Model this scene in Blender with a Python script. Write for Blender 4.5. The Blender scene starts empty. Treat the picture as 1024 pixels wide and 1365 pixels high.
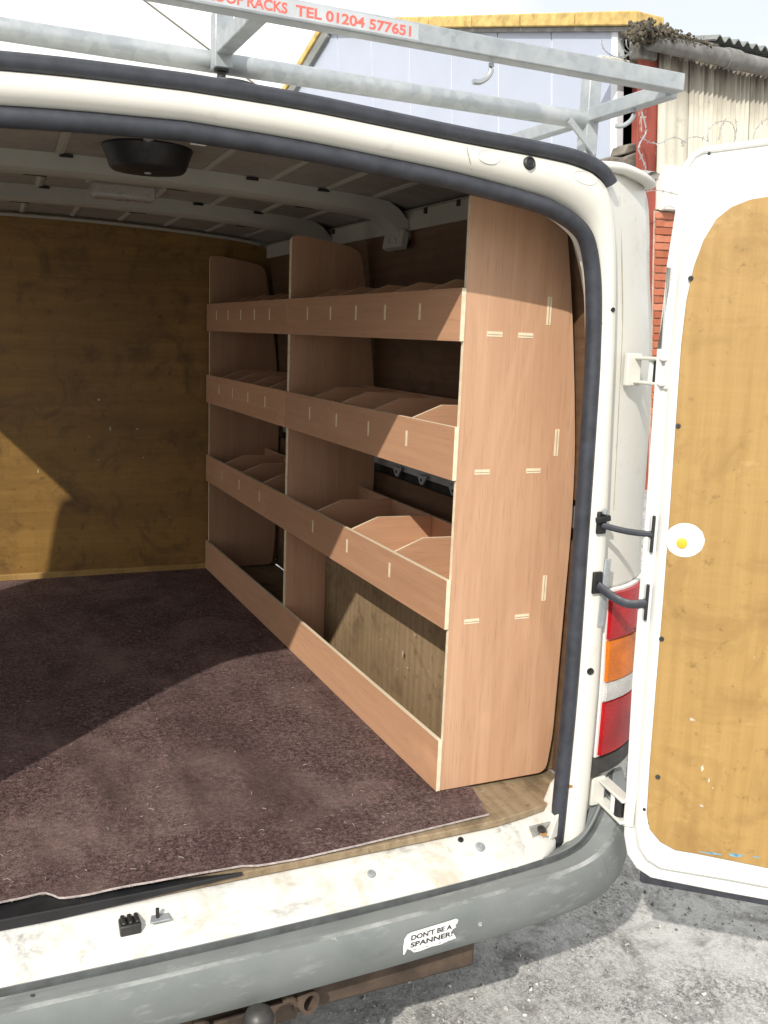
import bpy, bmesh, math, random
from mathutils import Vector, Matrix, noise
from mathutils.bvhtree import BVHTree
random.seed(7)
scene = bpy.context.scene
COL = scene.collection

# ------------------------------------------------------------------ camera
FPX, PW, PH = 1270.0, 1024.0, 1365.0
YAW, PIT, ROL = [math.radians(a) for a in (24.4736, 10.3738, 2.2766)]
CAM = Vector((-0.8648, -1.5724, 0.8937))
_f = Vector((math.sin(YAW)*math.cos(PIT), math.cos(YAW)*math.cos(PIT), -math.sin(PIT)))
_r0 = Vector((math.cos(YAW), -math.sin(YAW), 0)); _u0 = _r0.cross(_f)
_r = math.cos(ROL)*_r0 + math.sin(ROL)*_u0
_u = -math.sin(ROL)*_r0 + math.cos(ROL)*_u0
cam = bpy.data.cameras.new('camera'); camo = bpy.data.objects.new('camera', cam); COL.objects.link(camo)
camo.matrix_world = Matrix(((_r.x, _u.x, -_f.x, CAM.x), (_r.y, _u.y, -_f.y, CAM.y), (_r.z, _u.z, -_f.z, CAM.z), (0, 0, 0, 1)))
cam.sensor_fit = 'VERTICAL'; cam.sensor_height = 36.0; cam.lens = FPX*36.0/PH
cam.clip_start = 0.05; cam.clip_end = 2000
scene.camera = camo

# ------------------------------------------------------------------ light
SUN_TO = Vector((-0.97, -0.96, 1.0)).normalized()
elev = math.asin(SUN_TO.z)
world = bpy.data.worlds.new('World'); scene.world = world; world.use_nodes = True
wn = world.node_tree; wn.nodes.clear()
w_out = wn.nodes.new('ShaderNodeOutputWorld'); w_bg = wn.nodes.new('ShaderNodeBackground')
sky = wn.nodes.new('ShaderNodeTexSky'); sky.sky_type = 'NISHITA'; sky.sun_disc = False
sky.sun_elevation = elev; sky.sun_rotation = math.atan2(SUN_TO.x, SUN_TO.y)
sky.air_density = 1.0; sky.dust_density = 2.0
w_tc = wn.nodes.new('ShaderNodeTexCoord'); w_map = wn.nodes.new('ShaderNodeMapping')
w_map.inputs['Scale'].default_value = (1.0, 1.0, 2.2)
w_no = wn.nodes.new('ShaderNodeTexNoise'); w_no.inputs['Scale'].default_value = 2.3; w_no.inputs['Detail'].default_value = 6
w_cr = wn.nodes.new('ShaderNodeValToRGB')
w_cr.color_ramp.elements[0].position = 0.36; w_cr.color_ramp.elements[0].color = (0.5, 0.5, 0.5, 1)
w_cr.color_ramp.elements[1].position = 0.56; w_cr.color_ramp.elements[1].color = (0.95, 0.95, 0.95, 1)
w_mix = wn.nodes.new('ShaderNodeMixRGB'); w_mix.inputs['Color2'].default_value = (14.5, 14.6, 14.8, 1)
L = wn.links.new
L(w_tc.outputs['Generated'], w_map.inputs['Vector']); L(w_map.outputs['Vector'], w_no.inputs['Vector'])
L(w_no.outputs['Fac'], w_cr.inputs['Fac']); L(w_cr.outputs['Color'], w_mix.inputs['Fac'])
L(sky.outputs['Color'], w_mix.inputs['Color1']); L(w_mix.outputs['Color'], w_bg.inputs['Color'])
w_bg.inputs['Strength'].default_value = 0.10
L(w_bg.outputs['Background'], w_out.inputs['Surface'])
sun = bpy.data.lights.new('sun', 'SUN'); sun.energy = 4.2; sun.angle = math.radians(0.6); sun.color = (1.0, 0.955, 0.88)
suno = bpy.data.objects.new('sun', sun); COL.objects.link(suno)
suno.rotation_euler = SUN_TO.to_track_quat('Z', 'Y').to_euler(); suno.location = (-6, -6, 8)
vs = scene.view_settings; vs.view_transform = 'Standard'; vs.look = 'None'; vs.gamma = 1.0; vs.exposure = 0.12
vs.use_curve_mapping = False

# ------------------------------------------------------------------ pixel -> direction helpers (photograph pixels)
def ray(px, py): return _f + _r*((px-512)/FPX) - _u*((py-682.5)/FPX)
def un(px, py, ax, v):
    d = ray(px, py); i = 'xyz'.index(ax); return CAM + d*((v-CAM[i])/d[i])
def unp(px, py, Q, n):
    d = ray(px, py); return CAM + d*((Vector(Q)-CAM).dot(n)/d.dot(n))

# ------------------------------------------------------------------ materials
class NT:
    def __init__(s, name):
        s.m = bpy.data.materials.new(name); s.m.use_nodes = True
        s.t = s.m.node_tree; s.b = s.t.nodes['Principled BSDF']
        s.tc = s.t.nodes.new('ShaderNodeTexCoord')
    def n(s, k, **kw):
        x = s.t.nodes.new(k)
        for a, v in kw.items(): setattr(x, a, v)
        return x
    def l(s, a, b): s.t.links.new(a, b)
    def vec(s, scale=(1, 1, 1), rot=(0, 0, 0)):
        m = s.n('ShaderNodeMapping'); m.inputs['Scale'].default_value = scale; m.inputs['Rotation'].default_value = rot
        s.l(s.tc.outputs['Object'], m.inputs['Vector']); return m.outputs['Vector']
    def noise(s, scale, detail=4, rough=.55, vec=None, dist=0):
        x = s.n('ShaderNodeTexNoise'); x.inputs['Scale'].default_value = scale; x.inputs['Detail'].default_value = detail
        x.inputs['Roughness'].default_value = rough; x.inputs['Distortion'].default_value = dist
        s.l(vec if vec is not None else s.tc.outputs['Object'], x.inputs['Vector']); return x.outputs['Fac']
    def voro(s, scale, feature='F1', out='Distance', vec=None):
        x = s.n('ShaderNodeTexVoronoi', feature=feature); x.inputs['Scale'].default_value = scale
        s.l(vec if vec is not None else s.tc.outputs['Object'], x.inputs['Vector']); return x.outputs[out]
    def ramp(s, fac, stops):
        x = s.n('ShaderNodeValToRGB'); e = x.color_ramp.elements
        while len(e) < len(stops): e.new(0.5)
        for el, (p, c) in zip(e, stops):
            el.position = p; el.color = (c, c, c, 1) if isinstance(c, (int, float)) else (*c, 1)
        s.l(fac, x.inputs['Fac']); return x.outputs['Color']
    def mix(s, fac, a, b, blend='MIX'):
        x = s.n('ShaderNodeMixRGB', blend_type=blend)
        for sock, v in zip(('Fac', 'Color1', 'Color2'), (fac, a, b)):
            if isinstance(v, (int, float)): x.inputs[sock].default_value = v if sock == 'Fac' else (v, v, v, 1)
            elif isinstance(v, tuple): x.inputs[sock].default_value = (*v, 1)
            else: s.l(v, x.inputs[sock])
        return x.outputs['Color']
    def bump(s, h, strength=.3, dist=.002):
        x = s.n('ShaderNodeBump'); x.inputs['Strength'].default_value = strength; x.inputs['Distance'].default_value = dist
        s.l(h, x.inputs['Height']); s.l(x.outputs['Normal'], s.b.inputs['Normal'])
    def set(s, col=None, rough=None, metal=None, spec=None, coat=None):
        for k, v in (('Base Color', col), ('Roughness', rough), ('Metallic', metal), ('Specular IOR Level', spec), ('Coat Weight', coat)):
            if v is None: continue
            if isinstance(v, tuple): s.b.inputs[k].default_value = (*v, 1)
            elif isinstance(v, (int, float)): s.b.inputs[k].default_value = v
            else: s.l(v, s.b.inputs[k])
        return s.m

def m_plain(name, col, rough=.5, metal=0, var=.12, scale=14, spec=.5):
    t = NT(name); f = t.noise(scale, 5, .6)
    c = t.mix(t.ramp(f, [(.3, 0), (.7, 1)]), tuple(x*(1-var) for x in col), tuple(min(1, x*(1+var)) for x in col))
    r = t.ramp(t.noise(scale*2.3, 3), [(.3, max(0, rough-.1)), (.7, min(1, rough+.1))])
    return t.set(c, r, metal, spec)

def m_ply(name, lo, hi, grain='z', blotch=.25, dirt=None, weave=False, rough=.55, spec=.3, speck=None):
    t = NT(name)
    sc = {'z': (34, 34, 1.3), 'y': (34, 1.3, 34), 'x': (1.3, 34, 34)}[grain]
    g1 = t.noise(1.0, 5, .6, t.vec(sc), .6)
    sc2 = tuple(s*6.5 for s in sc); g2 = t.noise(1.0, 3, .6, t.vec(sc2))
    sc3 = {'z': (5, 5, .75), 'y': (5, .75, 5), 'x': (.75, 5, 5)}[grain]
    w = t.n('ShaderNodeTexWave', wave_type='RINGS', rings_direction='SPHERICAL'); w.inputs['Scale'].default_value = 2.2
    w.inputs['Distortion'].default_value = 5.0; w.inputs['Detail'].default_value = 3; w.inputs['Detail Scale'].default_value = 1.2
    t.l(t.vec(sc3), w.inputs['Vector'])
    f = t.mix(.42, t.ramp(g1, [(.3, 0), (.7, 1)]), w.outputs['Fac'])
    f = t.mix(.30, f, t.ramp(g2, [(.35, 0), (.65, 1)]))
    c = t.mix(f, lo, hi)
    b = t.noise(3.2, 5, .6)
    c = t.mix(t.ramp(b, [(.35, blotch), (.65, 0)]), c, tuple(x*.62 for x in lo))
    if weave:
        b2 = t.noise(1, 4, .6, t.vec((7, 7, 120))); b3 = t.noise(1, 4, .6, t.vec((150, 150, 6)))
        wv = float(weave)
        c = t.mix(t.ramp(b2, [(.45, 0), (.75, .22*wv)]), c, tuple(min(1, x*1.5) for x in hi))
        c = t.mix(t.ramp(b3, [(.45, 0), (.75, .28*wv)]), c, tuple(x*.7 for x in lo))
    if dirt:
        d = t.noise(7, 7, .7, None, .8); c = t.mix(t.ramp(d, [(.50, 0), (.66, .75)]), c, dirt)
        d2 = t.noise(38, 5, .7); c = t.mix(t.ramp(d2, [(.60, 0), (.72, .6)]), c, tuple(x*.5 for x in dirt))
    if speck:
        d3 = t.noise(16, 6, .75, t.vec((1, 1, .45))); c = t.mix(t.ramp(d3, [(.655, 0), (.70, .55)]), c, speck)
        d4 = t.noise(5.5, 6, .7, t.vec((.8, .8, 1.6))); c = t.mix(t.ramp(d4, [(.62, 0), (.72, .4)]), c, speck)
    t.bump(g2, .12, .001)
    return t.set(c, rough, 0, spec)

def m_rackply(name, lo, hi, grain='z', con=1.0):
    t = NT(name); oi = t.n('ShaderNodeObjectInfo')
    mul = t.n('ShaderNodeMath', operation='MULTIPLY'); mul.inputs[1].default_value = 23.0; t.l(oi.outputs['Random'], mul.inputs[0])
    va = t.n('ShaderNodeVectorMath', operation='ADD'); t.l(t.tc.outputs['Object'], va.inputs[0]); t.l(mul.outputs[0], va.inputs[1])
    def vec(sc):
        if grain == 'y': sc = (sc[0], sc[2], sc[1])
        if grain == 'x': sc = (sc[2], sc[1], sc[0])
        m = t.n('ShaderNodeMapping'); m.inputs['Scale'].default_value = sc; t.l(va.outputs[0], m.inputs['Vector']); return m.outputs['Vector']
    broad = t.noise(1, 4, .55, vec((6, 6, .55)), 1.2)
    n1 = t.noise(1, 3, .5, vec((3.2, 3.2, .55)), .4)
    # contour lines of a slow field give flat-sawn figure
    k = t.n('ShaderNodeMath', operation='MULTIPLY'); k.inputs[1].default_value = 16.0; t.l(n1, k.inputs[0])
    sn = t.n('ShaderNodeMath', operation='SINE'); k2 = t.n('ShaderNodeMath', operation='MULTIPLY'); k2.inputs[1].default_value = 6.283; t.l(k.outputs[0], k2.inputs[0]); t.l(k2.outputs[0], sn.inputs[0])
    fig = t.ramp(sn.outputs[0], [(.0, 0), (1, 1)])
    fib = t.noise(1, 4, .65, vec((120, 120, 2.5))); pore = t.noise(1, 2, .6, vec((420, 420, 14)))
    f = t.mix(.16*con, t.ramp(broad, [(.3, 0), (.7, 1)]), fig)
    f = t.mix(.40, f, t.ramp(fib, [(.3, 0), (.7, 1)]))
    c = t.mix(f, lo, hi)
    c = t.mix(t.ramp(pore, [(.60, 0), (.72, .40)]), c, tuple(x*.55 for x in lo))
    pale = t.noise(1, 3, .5, vec((9, 9, 4))); c = t.mix(t.ramp(pale, [(.62, 0), (.78, .35)]), c, tuple(min(1, x*1.3) for x in hi))
    br = t.n('ShaderNodeMapRange'); br.inputs['To Min'].default_value = .86; br.inputs['To Max'].default_value = 1.06; t.l(oi.outputs['Random'], br.inputs['Value'])
    h = t.n('ShaderNodeHueSaturation'); t.l(br.outputs[0], h.inputs['Value']); t.l(c, h.inputs['Color'])
    t.bump(fib, .10, .0006)
    return t.set(h.outputs['Color'], t.ramp(broad, [(.3, .48), (.7, .62)]), 0, .35)

def m_white(name, base=(.62, .605, .545), dirt=.25, rust=0.0, rough=.32, coat=.25):
    t = NT(name)
    a = t.noise(2.2, 6, .65); b = t.noise(22, 6, .7); c0 = t.noise(120, 2)
    c = t.mix(t.ramp(a, [(.40, 0), (.75, dirt)]), base, (.52, .50, .43))
    c = t.mix(t.ramp(b, [(.60, 0), (.74, min(1, dirt*1.6))]), c, (.36, .34, .29))
    c = t.mix(t.ramp(c0, [(.73, 0), (.78, .5)]), c, (.25, .23, .2))
    if rust:
        r1 = t.noise(9, 6, .7, None, .5); c = t.mix(t.ramp(r1, [(.50, 0), (.64, rust*.7)]), c, (.37, .29, .18))
        r2 = t.noise(30, 4, .7, t.vec((.3, .8, 1))); c = t.mix(t.ramp(r2, [(.60, 0), (.72, rust*.6)]), c, (.16, .15, .13))
        r3 = t.noise(3.1, 5, .7, None, .8); r4 = t.noise(70, 4, .7); c = t.mix(t.mix(1, t.ramp(r3, [(.545, 0), (.66, 1)]), t.ramp(r4, [(.42, 0), (.60, .7)]), 'MULTIPLY'), c, (.12, .115, .10))
    t.bump(t.noise(60, 2), .05, .001)
    return t.set(c, t.ramp(b, [(.4, rough), (.7, min(1, rough+.3))]), 0, .5, coat)

M = {}
M['white'] = m_white('white_paint')
M['sillwhite'] = m_white('worn_white_paint', (.57, .565, .535), .75, .85, .55, 0)
M['doorwhite'] = m_white('door_white_paint', (.70, .70, .67), .16)
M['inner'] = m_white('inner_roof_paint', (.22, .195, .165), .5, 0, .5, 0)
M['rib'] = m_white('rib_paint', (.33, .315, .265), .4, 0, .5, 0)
M['rubber'] = m_plain('black_rubber', (.030, .033, .042), .52, 0, .35, 30)
M['black'] = m_plain('black_plastic', (.010, .010, .011), .55, 0, .3, 20)
M['dark'] = m_plain('dark_underbody', (.018, .017, .016), .85, 0, .4, 8)
M['iron'] = m_plain('dark_iron', (.05, .048, .045), .5, .5, .4, 22)
M['ply'] = m_rackply('rack_ply', (.37, .20, .115), (.51, .298, .180), 'z')
M['plyend'] = m_rackply('rack_ply_end', (.41, .230, .132), (.555, .338, .210), 'z', 1.8)
M['plyh'] = m_rackply('rack_ply_long', (.40, .208, .116), (.53, .300, .176), 'y', .9)
M['plyx'] = m_rackply('rack_ply_cross', (.40, .21, .117), (.53, .305, .18), 'x', .8)
M['edge'] = m_ply('ply_edge', (.60, .50, .34), (.78, .68, .50), 'y', .05)
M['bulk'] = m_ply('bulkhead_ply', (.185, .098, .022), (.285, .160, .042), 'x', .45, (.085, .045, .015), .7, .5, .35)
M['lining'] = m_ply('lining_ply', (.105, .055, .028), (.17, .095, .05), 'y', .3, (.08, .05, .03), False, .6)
M['arch'] = m_ply('scuffed_ply', (.20, .135, .072), (.32, .225, .130), 'z', .3, (.11, .075, .04), .3, .7, .2, (.50, .46, .36))
M['floorply'] = m_ply('floor_ply', (.20, .145, .085), (.34, .26, .165), 'y', .4, (.10, .075, .045), False, .75, .2, (.45, .40, .30))
M['doorply'] = m_ply('door_ply', (.315, .188, .058), (.395, .248, .086), 'z', .14, (.25, .145, .045), .35, .5, .4, (.56, .42, .20))

def m_galv():
    t = NT('galvanised_steel'); v = t.voro(70, 'F1', 'Color'); b = t.noise(9, 5, .6)
    g = t.n('ShaderNodeRGBToBW'); t.l(v, g.inputs[0])
    c = t.mix(g.outputs[0], (.27, .295, .31), (.36, .385, .395))
    c = t.mix(t.ramp(b, [(.45, 0), (.62, .75)]), c, (.44, .46, .465))
    t.bump(b, .15, .003)
    return t.set(c, t.ramp(b, [(.4, .38), (.6, .6)]), .35)
M['galv'] = m_galv()
def m_bumper():
    t = NT('grey_bumper_plastic'); a = t.noise(3, 6, .65); b = t.noise(26, 6, .72, t.vec((.35, 1, 1.4))); d = t.noise(90, 3)
    c = t.mix(t.ramp(a, [(.35, 0), (.7, 1)]), (.135, .148, .145), (.20, .213, .205))
    c = t.mix(t.ramp(b, [(.56, 0), (.74, .55)]), c, (.36, .37, .36))
    e = t.noise(1, 6, .7, t.vec((3, 60, 3))); c = t.mix(t.ramp(e, [(.60, 0), (.75, .5)]), c, (.07, .075, .075))
    f = t.noise(13, 7, .75); c = t.mix(t.ramp(f, [(.66, 0), (.71, .8)]), c, (.48, .48, .46))
    t.bump(d, .12, .001)
    return t.set(c, t.ramp(a, [(.3, .45), (.7, .65)]), 0, .4)
M['bumper'] = m_bumper()
def m_carpet():
    t = NT('brown_carpet'); a = t.noise(3.4, 7, .68, None, .6); b = t.noise(330, 2, .7); p = t.noise(95, 4, .75); s = t.noise(1, 6, .65, t.vec((4.5, 1.6, 1), (0, 0, .55)), 1.0); q = t.noise(11, 5, .7, None, .4)
    c = t.mix(t.ramp(b, [(.34, 0), (.66, 1)]), (.028, .016, .015), (.205, .134, .124))
    c = t.mix(t.ramp(p, [(.36, .75), (.52, 0)]), c, (.030, .017, .016))
    c = t.mix(t.ramp(p, [(.54, 0), (.70, .65)]), c, (.27, .190, .175))
    c = t.mix(t.ramp(a, [(.47, 0), (.66, .55)]), c, (.225, .155, .138))
    c = t.mix(t.ramp(s, [(.34, .6), (.52, 0)]), c, (.050, .030, .028))
    c = t.mix(t.ramp(q, [(.55, 0), (.75, .4)]), c, (.24, .168, .155))
    t.bump(t.mix(.5, b, p), 1.0, .005)
    return t.set(c, .95, 0, .1)
M['carpet'] = m_carpet()
def m_asphalt():
    t = NT('weathered_asphalt'); v = t.voro(120, 'F1', 'Color'); dd = t.voro(120); v2 = t.voro(330, 'F1', 'Color'); a = t.noise(1.9, 8, .7, None, .5); k = t.noise(7, 7, .72, None, .4); e = t.noise(45, 4, .7)
    g = t.n('ShaderNodeRGBToBW'); t.l(v, g.inputs[0]); g2 = t.n('ShaderNodeRGBToBW'); t.l(v2, g2.inputs[0])
    c = t.mix(t.ramp(g.outputs[0], [(.2, 0), (.8, 1)]), (.10, .098, .092), (.46, .455, .43))
    c = t.mix(.45, c, t.mix(t.ramp(g2.outputs[0], [(.25, 0), (.75, 1)]), (.10, .098, .09), (.50, .495, .47)))
    c = t.mix(t.ramp(a, [(.40, 0), (.60, .8)]), c, (.47, .465, .44))
    c = t.mix(t.ramp(k, [(.50, 0), (.66, .75)]), c, (.105, .10, .092))
    c = t.mix(t.ramp(e, [(.56, 0), (.70, .6)]), c, (.55, .54, .51))
    t.bump(t.mix(.6, dd, e), .6, .005)
    return t.set(c, .92, 0, .2)
M['asphalt'] = m_asphalt()
def m_stone():
    t = NT('loose_stone'); o = t.n('ShaderNodeNewGeometry')
    c = t.ramp(o.outputs['Random Per Island'], [(0, (.11, .108, .10)), (.5, (.30, .295, .275)), (1, (.56, .55, .51))])
    return t.set(c, .9, 0, .2)
M['stone'] = m_stone()
def m_lens(name, col, emis=0):
    t = NT(name); w = t.n('ShaderNodeTexChecker'); 
    v = t.n('ShaderNodeTexWave', wave_type='BANDS', bands_direction='Z'); v.inputs['Scale'].default_value = 85
    t.l(t.tc.outputs['Object'], v.inputs['Vector'])
    v2 = t.n('ShaderNodeTexWave', wave_type='BANDS', bands_direction='X'); v2.inputs['Scale'].default_value = 85
    t.l(t.tc.outputs['Object'], v2.inputs['Vector'])
    h = t.mix(.5, v.outputs['Fac'], v2.outputs['Fac'])
    c = t.mix(t.ramp(t.noise(9, 3), [(.4, 0), (.6, 1)]), tuple(x*.62 for x in col), col)
    c = t.mix(t.ramp(h, [(.35, .5), (.6, 0)]), c, tuple(x*.45 for x in col))
    t.bump(h, .5, .002)
    t.b.inputs['Subsurface Weight'].default_value = 0
    return t.set(c, .25, 0, .35, .15)
M['red'] = m_lens('red_lens', (.50, .003, .009)); M['amber'] = m_lens('amber_lens', (.92, .23, .003)); M['clear'] = m_lens('clear_lens', (.72, .71, .68))
M['redtext'] = m_plain('red_lettering', (.72, .13, .10), .5, 0, .15, 90)
M['tapegrey'] = m_plain('label_strip', (.42, .445, .455), .45, 0, .12, 30)
M['ink'] = m_plain('black_ink', (.03, .03, .032), .6, 0, .3, 200)
M['sticker'] = m_plain('white_sticker', (.78, .78, .76), .5, 0, .08, 60)
M['yellowplug'] = m_plain('yellow_plug', (.75, .42, .03), .4)
M['rust'] = m_plain('rusty_steel', (.075, .052, .036), .75, .2, .55, 16)
M['bluepaint'] = m_plain('blue_paint', (.16, .34, .45), .6, 0, .3, 60)
M['palemark'] = m_plain('pale_scuff', (.47, .42, .32), .7, 0, .2, 60)
M['lamp'] = m_plain('frosted_lamp_cover', (.34, .32, .28), .3, 0, .1)
M['cladding'] = m_plain('pale_blue_cladding', (.37, .405, .485), .45, 0, .03, 1.5)
M['joint'] = m_plain('white_joint', (.62, .64, .66), .5, 0, .05)
M['yellow'] = m_plain('yellow_foam', (.50, .35, .12), .85, 0, .35, 9)
M['moss'] = m_plain('mossy_debris', (.085, .073, .052), .95, 0, .8, 18)
M['gutter'] = m_plain('weathered_gutter', (.17, .165, .155), .85, 0, .35, 6)
M['roofsheet'] = m_plain('roof_sheet', (.20, .21, .20), .9, 0, .3, 5)
M['beam'] = m_plain('pale_beam', (.52, .51, .44), .8, 0, .15)
M['concrete'] = m_plain('white_concrete', (.72, .70, .64), .85, 0, .1, 5)
M['wire'] = m_plain('galvanised_wire', (.36, .37, .37), .55, .4, .2)
def m_sheet():
    t = NT('weathered_corrugated'); a = t.noise(1, 6, .7, t.vec((9, 9, .8))); b = t.noise(5, 6, .7)
    c = t.mix(t.ramp(a, [(.35, 0), (.7, .7)]), (.62, .59, .49), (.46, .42, .34))
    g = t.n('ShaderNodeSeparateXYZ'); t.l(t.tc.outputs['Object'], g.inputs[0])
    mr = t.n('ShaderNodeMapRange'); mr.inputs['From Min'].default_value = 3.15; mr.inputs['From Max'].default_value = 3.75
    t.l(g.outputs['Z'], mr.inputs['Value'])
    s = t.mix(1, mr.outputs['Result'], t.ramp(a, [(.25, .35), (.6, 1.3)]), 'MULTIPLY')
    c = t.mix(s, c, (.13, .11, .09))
    c = t.mix(t.ramp(b, [(.56, 0), (.74, .6)]), c, (.24, .21, .17))
    return t.set(c, .92, 0, .2)
M['sheet'] = m_sheet()
def m_redpaint():
    t = NT('peeling_red_paint'); a = t.noise(8, 7, .75, t.vec((1, 1, .3))); b = t.noise(3, 5)
    c = t.mix(t.ramp(b, [(.35, 0), (.7, 1)]), (.20, .045, .032), (.34, .085, .060))
    c = t.mix(t.ramp(a, [(.58, 0), (.66, .85)]), c, (.58, .50, .42))
    return t.set(c, .8, 0, .3)
M['redpaint'] = m_redpaint()
def m_brick():
    t = NT('red_brick'); o = t.n('ShaderNodeObjectInfo'); b = t.noise(20, 5, .65)
    c = t.ramp(o.outputs['Random'], [(0, (.34, .105, .055)), (.5, (.43, .145, .080)), (1, (.52, .205, .125))])
    c = t.mix(t.ramp(b, [(.45, 0), (.75, .5)]), c, (.26, .10, .065)); t.bump(b, .4, .005)
    return t.set(c, .92, 0, .2)
M['brick'] = m_brick()
M['rubble'] = m_plain('dirty_rubble', (.16, .14, .115), .95, 0, .4, 9)
M['padstone'] = m_plain('grey_padstone', (.22, .21, .19), .95, 0, .4, 9)
M['mortar'] = m_plain('mortar', (.44, .38, .31), .95, 0, .2, 12)
def m_render():
    t = NT('flaking_white_render'); a = t.noise(1.5, 7, .75); b = t.noise(.5, 3)
    c = t.mix(t.ramp(a, [(.655, 0), (.69, .8)]), (.80, .79, .76), (.46, .36, .27))
    return t.set(c, .9, 0, .2)
M['render'] = m_render()

# ------------------------------------------------------------------ mesh builder
class MB:
    def __init__(s): s.v = []; s.f = []; s.m = []; s.sm = []
    def add(s, vs_, fs, mi=0, smooth=False):
        o = len(s.v); s.v += [tuple(v) for v in vs_]
        for k, f in enumerate(fs):
            s.f.append([i+o for i in f]); s.m.append(mi[k] if isinstance(mi, list) else mi); s.sm.append(smooth)
        return s
    def box(s, a, b, mi=0):
        x0, y0, z0 = a; x1, y1, z1 = b
        v = [(x0, y0, z0), (x1, y0, z0), (x1, y1, z0), (x0, y1, z0), (x0, y0, z1), (x1, y0, z1), (x1, y1, z1), (x0, y1, z1)]
        return s.add(v, [(3, 2, 1, 0), (4, 5, 6, 7), (0, 1, 5, 4), (1, 2, 6, 5), (2, 3, 7, 6), (3, 0, 4, 7)], mi)
    def obox(s, c, ux, uy, uz, mi=0):       # oriented box: centre + three half-vectors
        c, ux, uy, uz = map(Vector, (c, ux, uy, uz))
        v = [c+ux*i+uy*j+uz*k for k in (-1, 1) for i, j in ((-1, -1), (1, -1), (1, 1), (-1, 1))]
        return s.add(v, [(3, 2, 1, 0), (4, 5, 6, 7), (0, 1, 5, 4), (1, 2, 6, 5), (2, 3, 7, 6), (3, 0, 4, 7)], mi)
    def prism(s, pts, off, cap=0, side=1, smooth=False):   # 3D outline + offset vector
        pts = [Vector(p) for p in pts]; off = Vector(off); n = len(pts)
        v = pts + [p+off for p in pts]
        f = [tuple(range(n))[::-1], tuple(range(n, 2*n))] + [(i, (i+1) % n, n+(i+1) % n, n+i) for i in range(n)]
        return s.add(v, f, [cap, cap]+[side]*n, smooth)
    def tube(s, path, r, seg=10, mi=0, caps=True, rz=None, smooth=True, up=(0, 0, 1)):
        path = [Vector(p) for p in path]; n = len(path); vs_ = []; fs = []
        up = Vector(up)
        for i, p in enumerate(path):
            d = (path[min(i+1, n-1)]-path[max(i-1, 0)]).normalized()
            a = d.cross(up)
            if a.length < 1e-3: a = d.cross(Vector((0, 1, 0)))
            a.normalize(); b = a.cross(d).normalized()
            rr = r[i] if isinstance(r, (list, tuple)) else r; rb = rr if rz is None else rz
            for k in range(seg):
                t = 2*math.pi*(k+.5)/seg; vs_.append(p+a*math.cos(t)*rr+b*math.sin(t)*rb)
        for i in range(n-1):
            for k in range(seg):
                fs.append((i*seg+k, i*seg+(k+1) % seg, (i+1)*seg+(k+1) % seg, (i+1)*seg+k))
        if caps: fs += [tuple(range(seg))[::-1], tuple(range((n-1)*seg, n*seg))]
        return s.add(vs_, fs, mi, smooth)
    def sqtube(s, path, w, mi=0): return s.tube(path, w/math.sqrt(2), 4, mi, smooth=False)
    def lathe(s, prof, c, axis, seg=24, mi=0, smooth=True):   # prof: (r, h)
        c = Vector(c); ax = Vector(axis).normalized(); a = ax.orthogonal().normalized(); b = ax.cross(a); vs_ = []; fs = []
        for r, h in prof:
            for k in range(seg):
                t = 2*math.pi*k/seg; vs_.append(c+ax*h+(a*math.cos(t)+b*math.sin(t))*max(r, 1e-5))
        for i in range(len(prof)-1):
            for k in range(seg):
                fs.append((i*seg+k, i*seg+(k+1) % seg, (i+1)*seg+(k+1) % seg, (i+1)*seg+k))
        fs += [tuple(range(seg))[::-1], tuple(range((len(prof)-1)*seg, len(prof)*seg))]
        return s.add(vs_, fs, mi, smooth)
    def grid(s, rows, mi=0, smooth=True, skip=None):
        n = len(rows[0]); fs = []
        for i in range(len(rows)-1):
            for j in range(n-1):
                if skip and skip(i, j): continue
                fs.append((i*n+j, i*n+j+1, (i+1)*n+j+1, (i+1)*n+j))
        return s.add([v for r in rows for v in r], fs, mi, smooth)
    def build(s, name, mats, parent=None, bevel=0, seg=2, sharp=35, fix=True):
        me = bpy.data.meshes.new(name); me.from_pydata(s.v, [], s.f)
        if not isinstance(mats, (list, tuple)): mats = [mats]
        for m in mats: me.materials.append(m)
        for p, mi, sm in zip(me.polygons, s.m, s.sm):
            p.material_index = min(mi, len(mats)-1); p.use_smooth = sm or bevel > 0
        if fix:
            bm = bmesh.new(); bm.from_mesh(me); bmesh.ops.recalc_face_normals(bm, faces=bm.faces); bm.to_mesh(me); bm.free()
        me.set_sharp_from_angle(angle=math.radians(sharp)); me.update()
        o = bpy.data.objects.new(name, me); COL.objects.link(o)
        if bevel:
            b = o.modifiers.new('bevel', 'BEVEL'); b.width = bevel; b.segments = seg; b.limit_method = 'ANGLE'; b.angle_limit = math.radians(40)
            b.harden_normals = False
        if parent is not None: attach(o, parent)
        return o
def attach(o, parent):
    o.parent = parent
    # parts are modelled in world coordinates: undo the parent's own location
    o.matrix_parent_inverse = world_of(parent).inverted()
def world_of(o):
    m = Matrix.LocRotScale(o.location, o.rotation_euler, o.scale)
    return m if o.parent is None else world_of(o.parent) @ o.matrix_parent_inverse @ m
def thing(name, label, cat, loc, group=None):
    o = bpy.data.objects.new(name, None); COL.objects.link(o); o.location = loc; o.empty_display_size = .1
    o['label'] = label; o['category'] = cat
    if group: o['group'] = group
    return o
def tag(o, label, cat, group=None):
    o['label'] = label; o['category'] = cat
    if group: o['group'] = group
    return o
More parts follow.
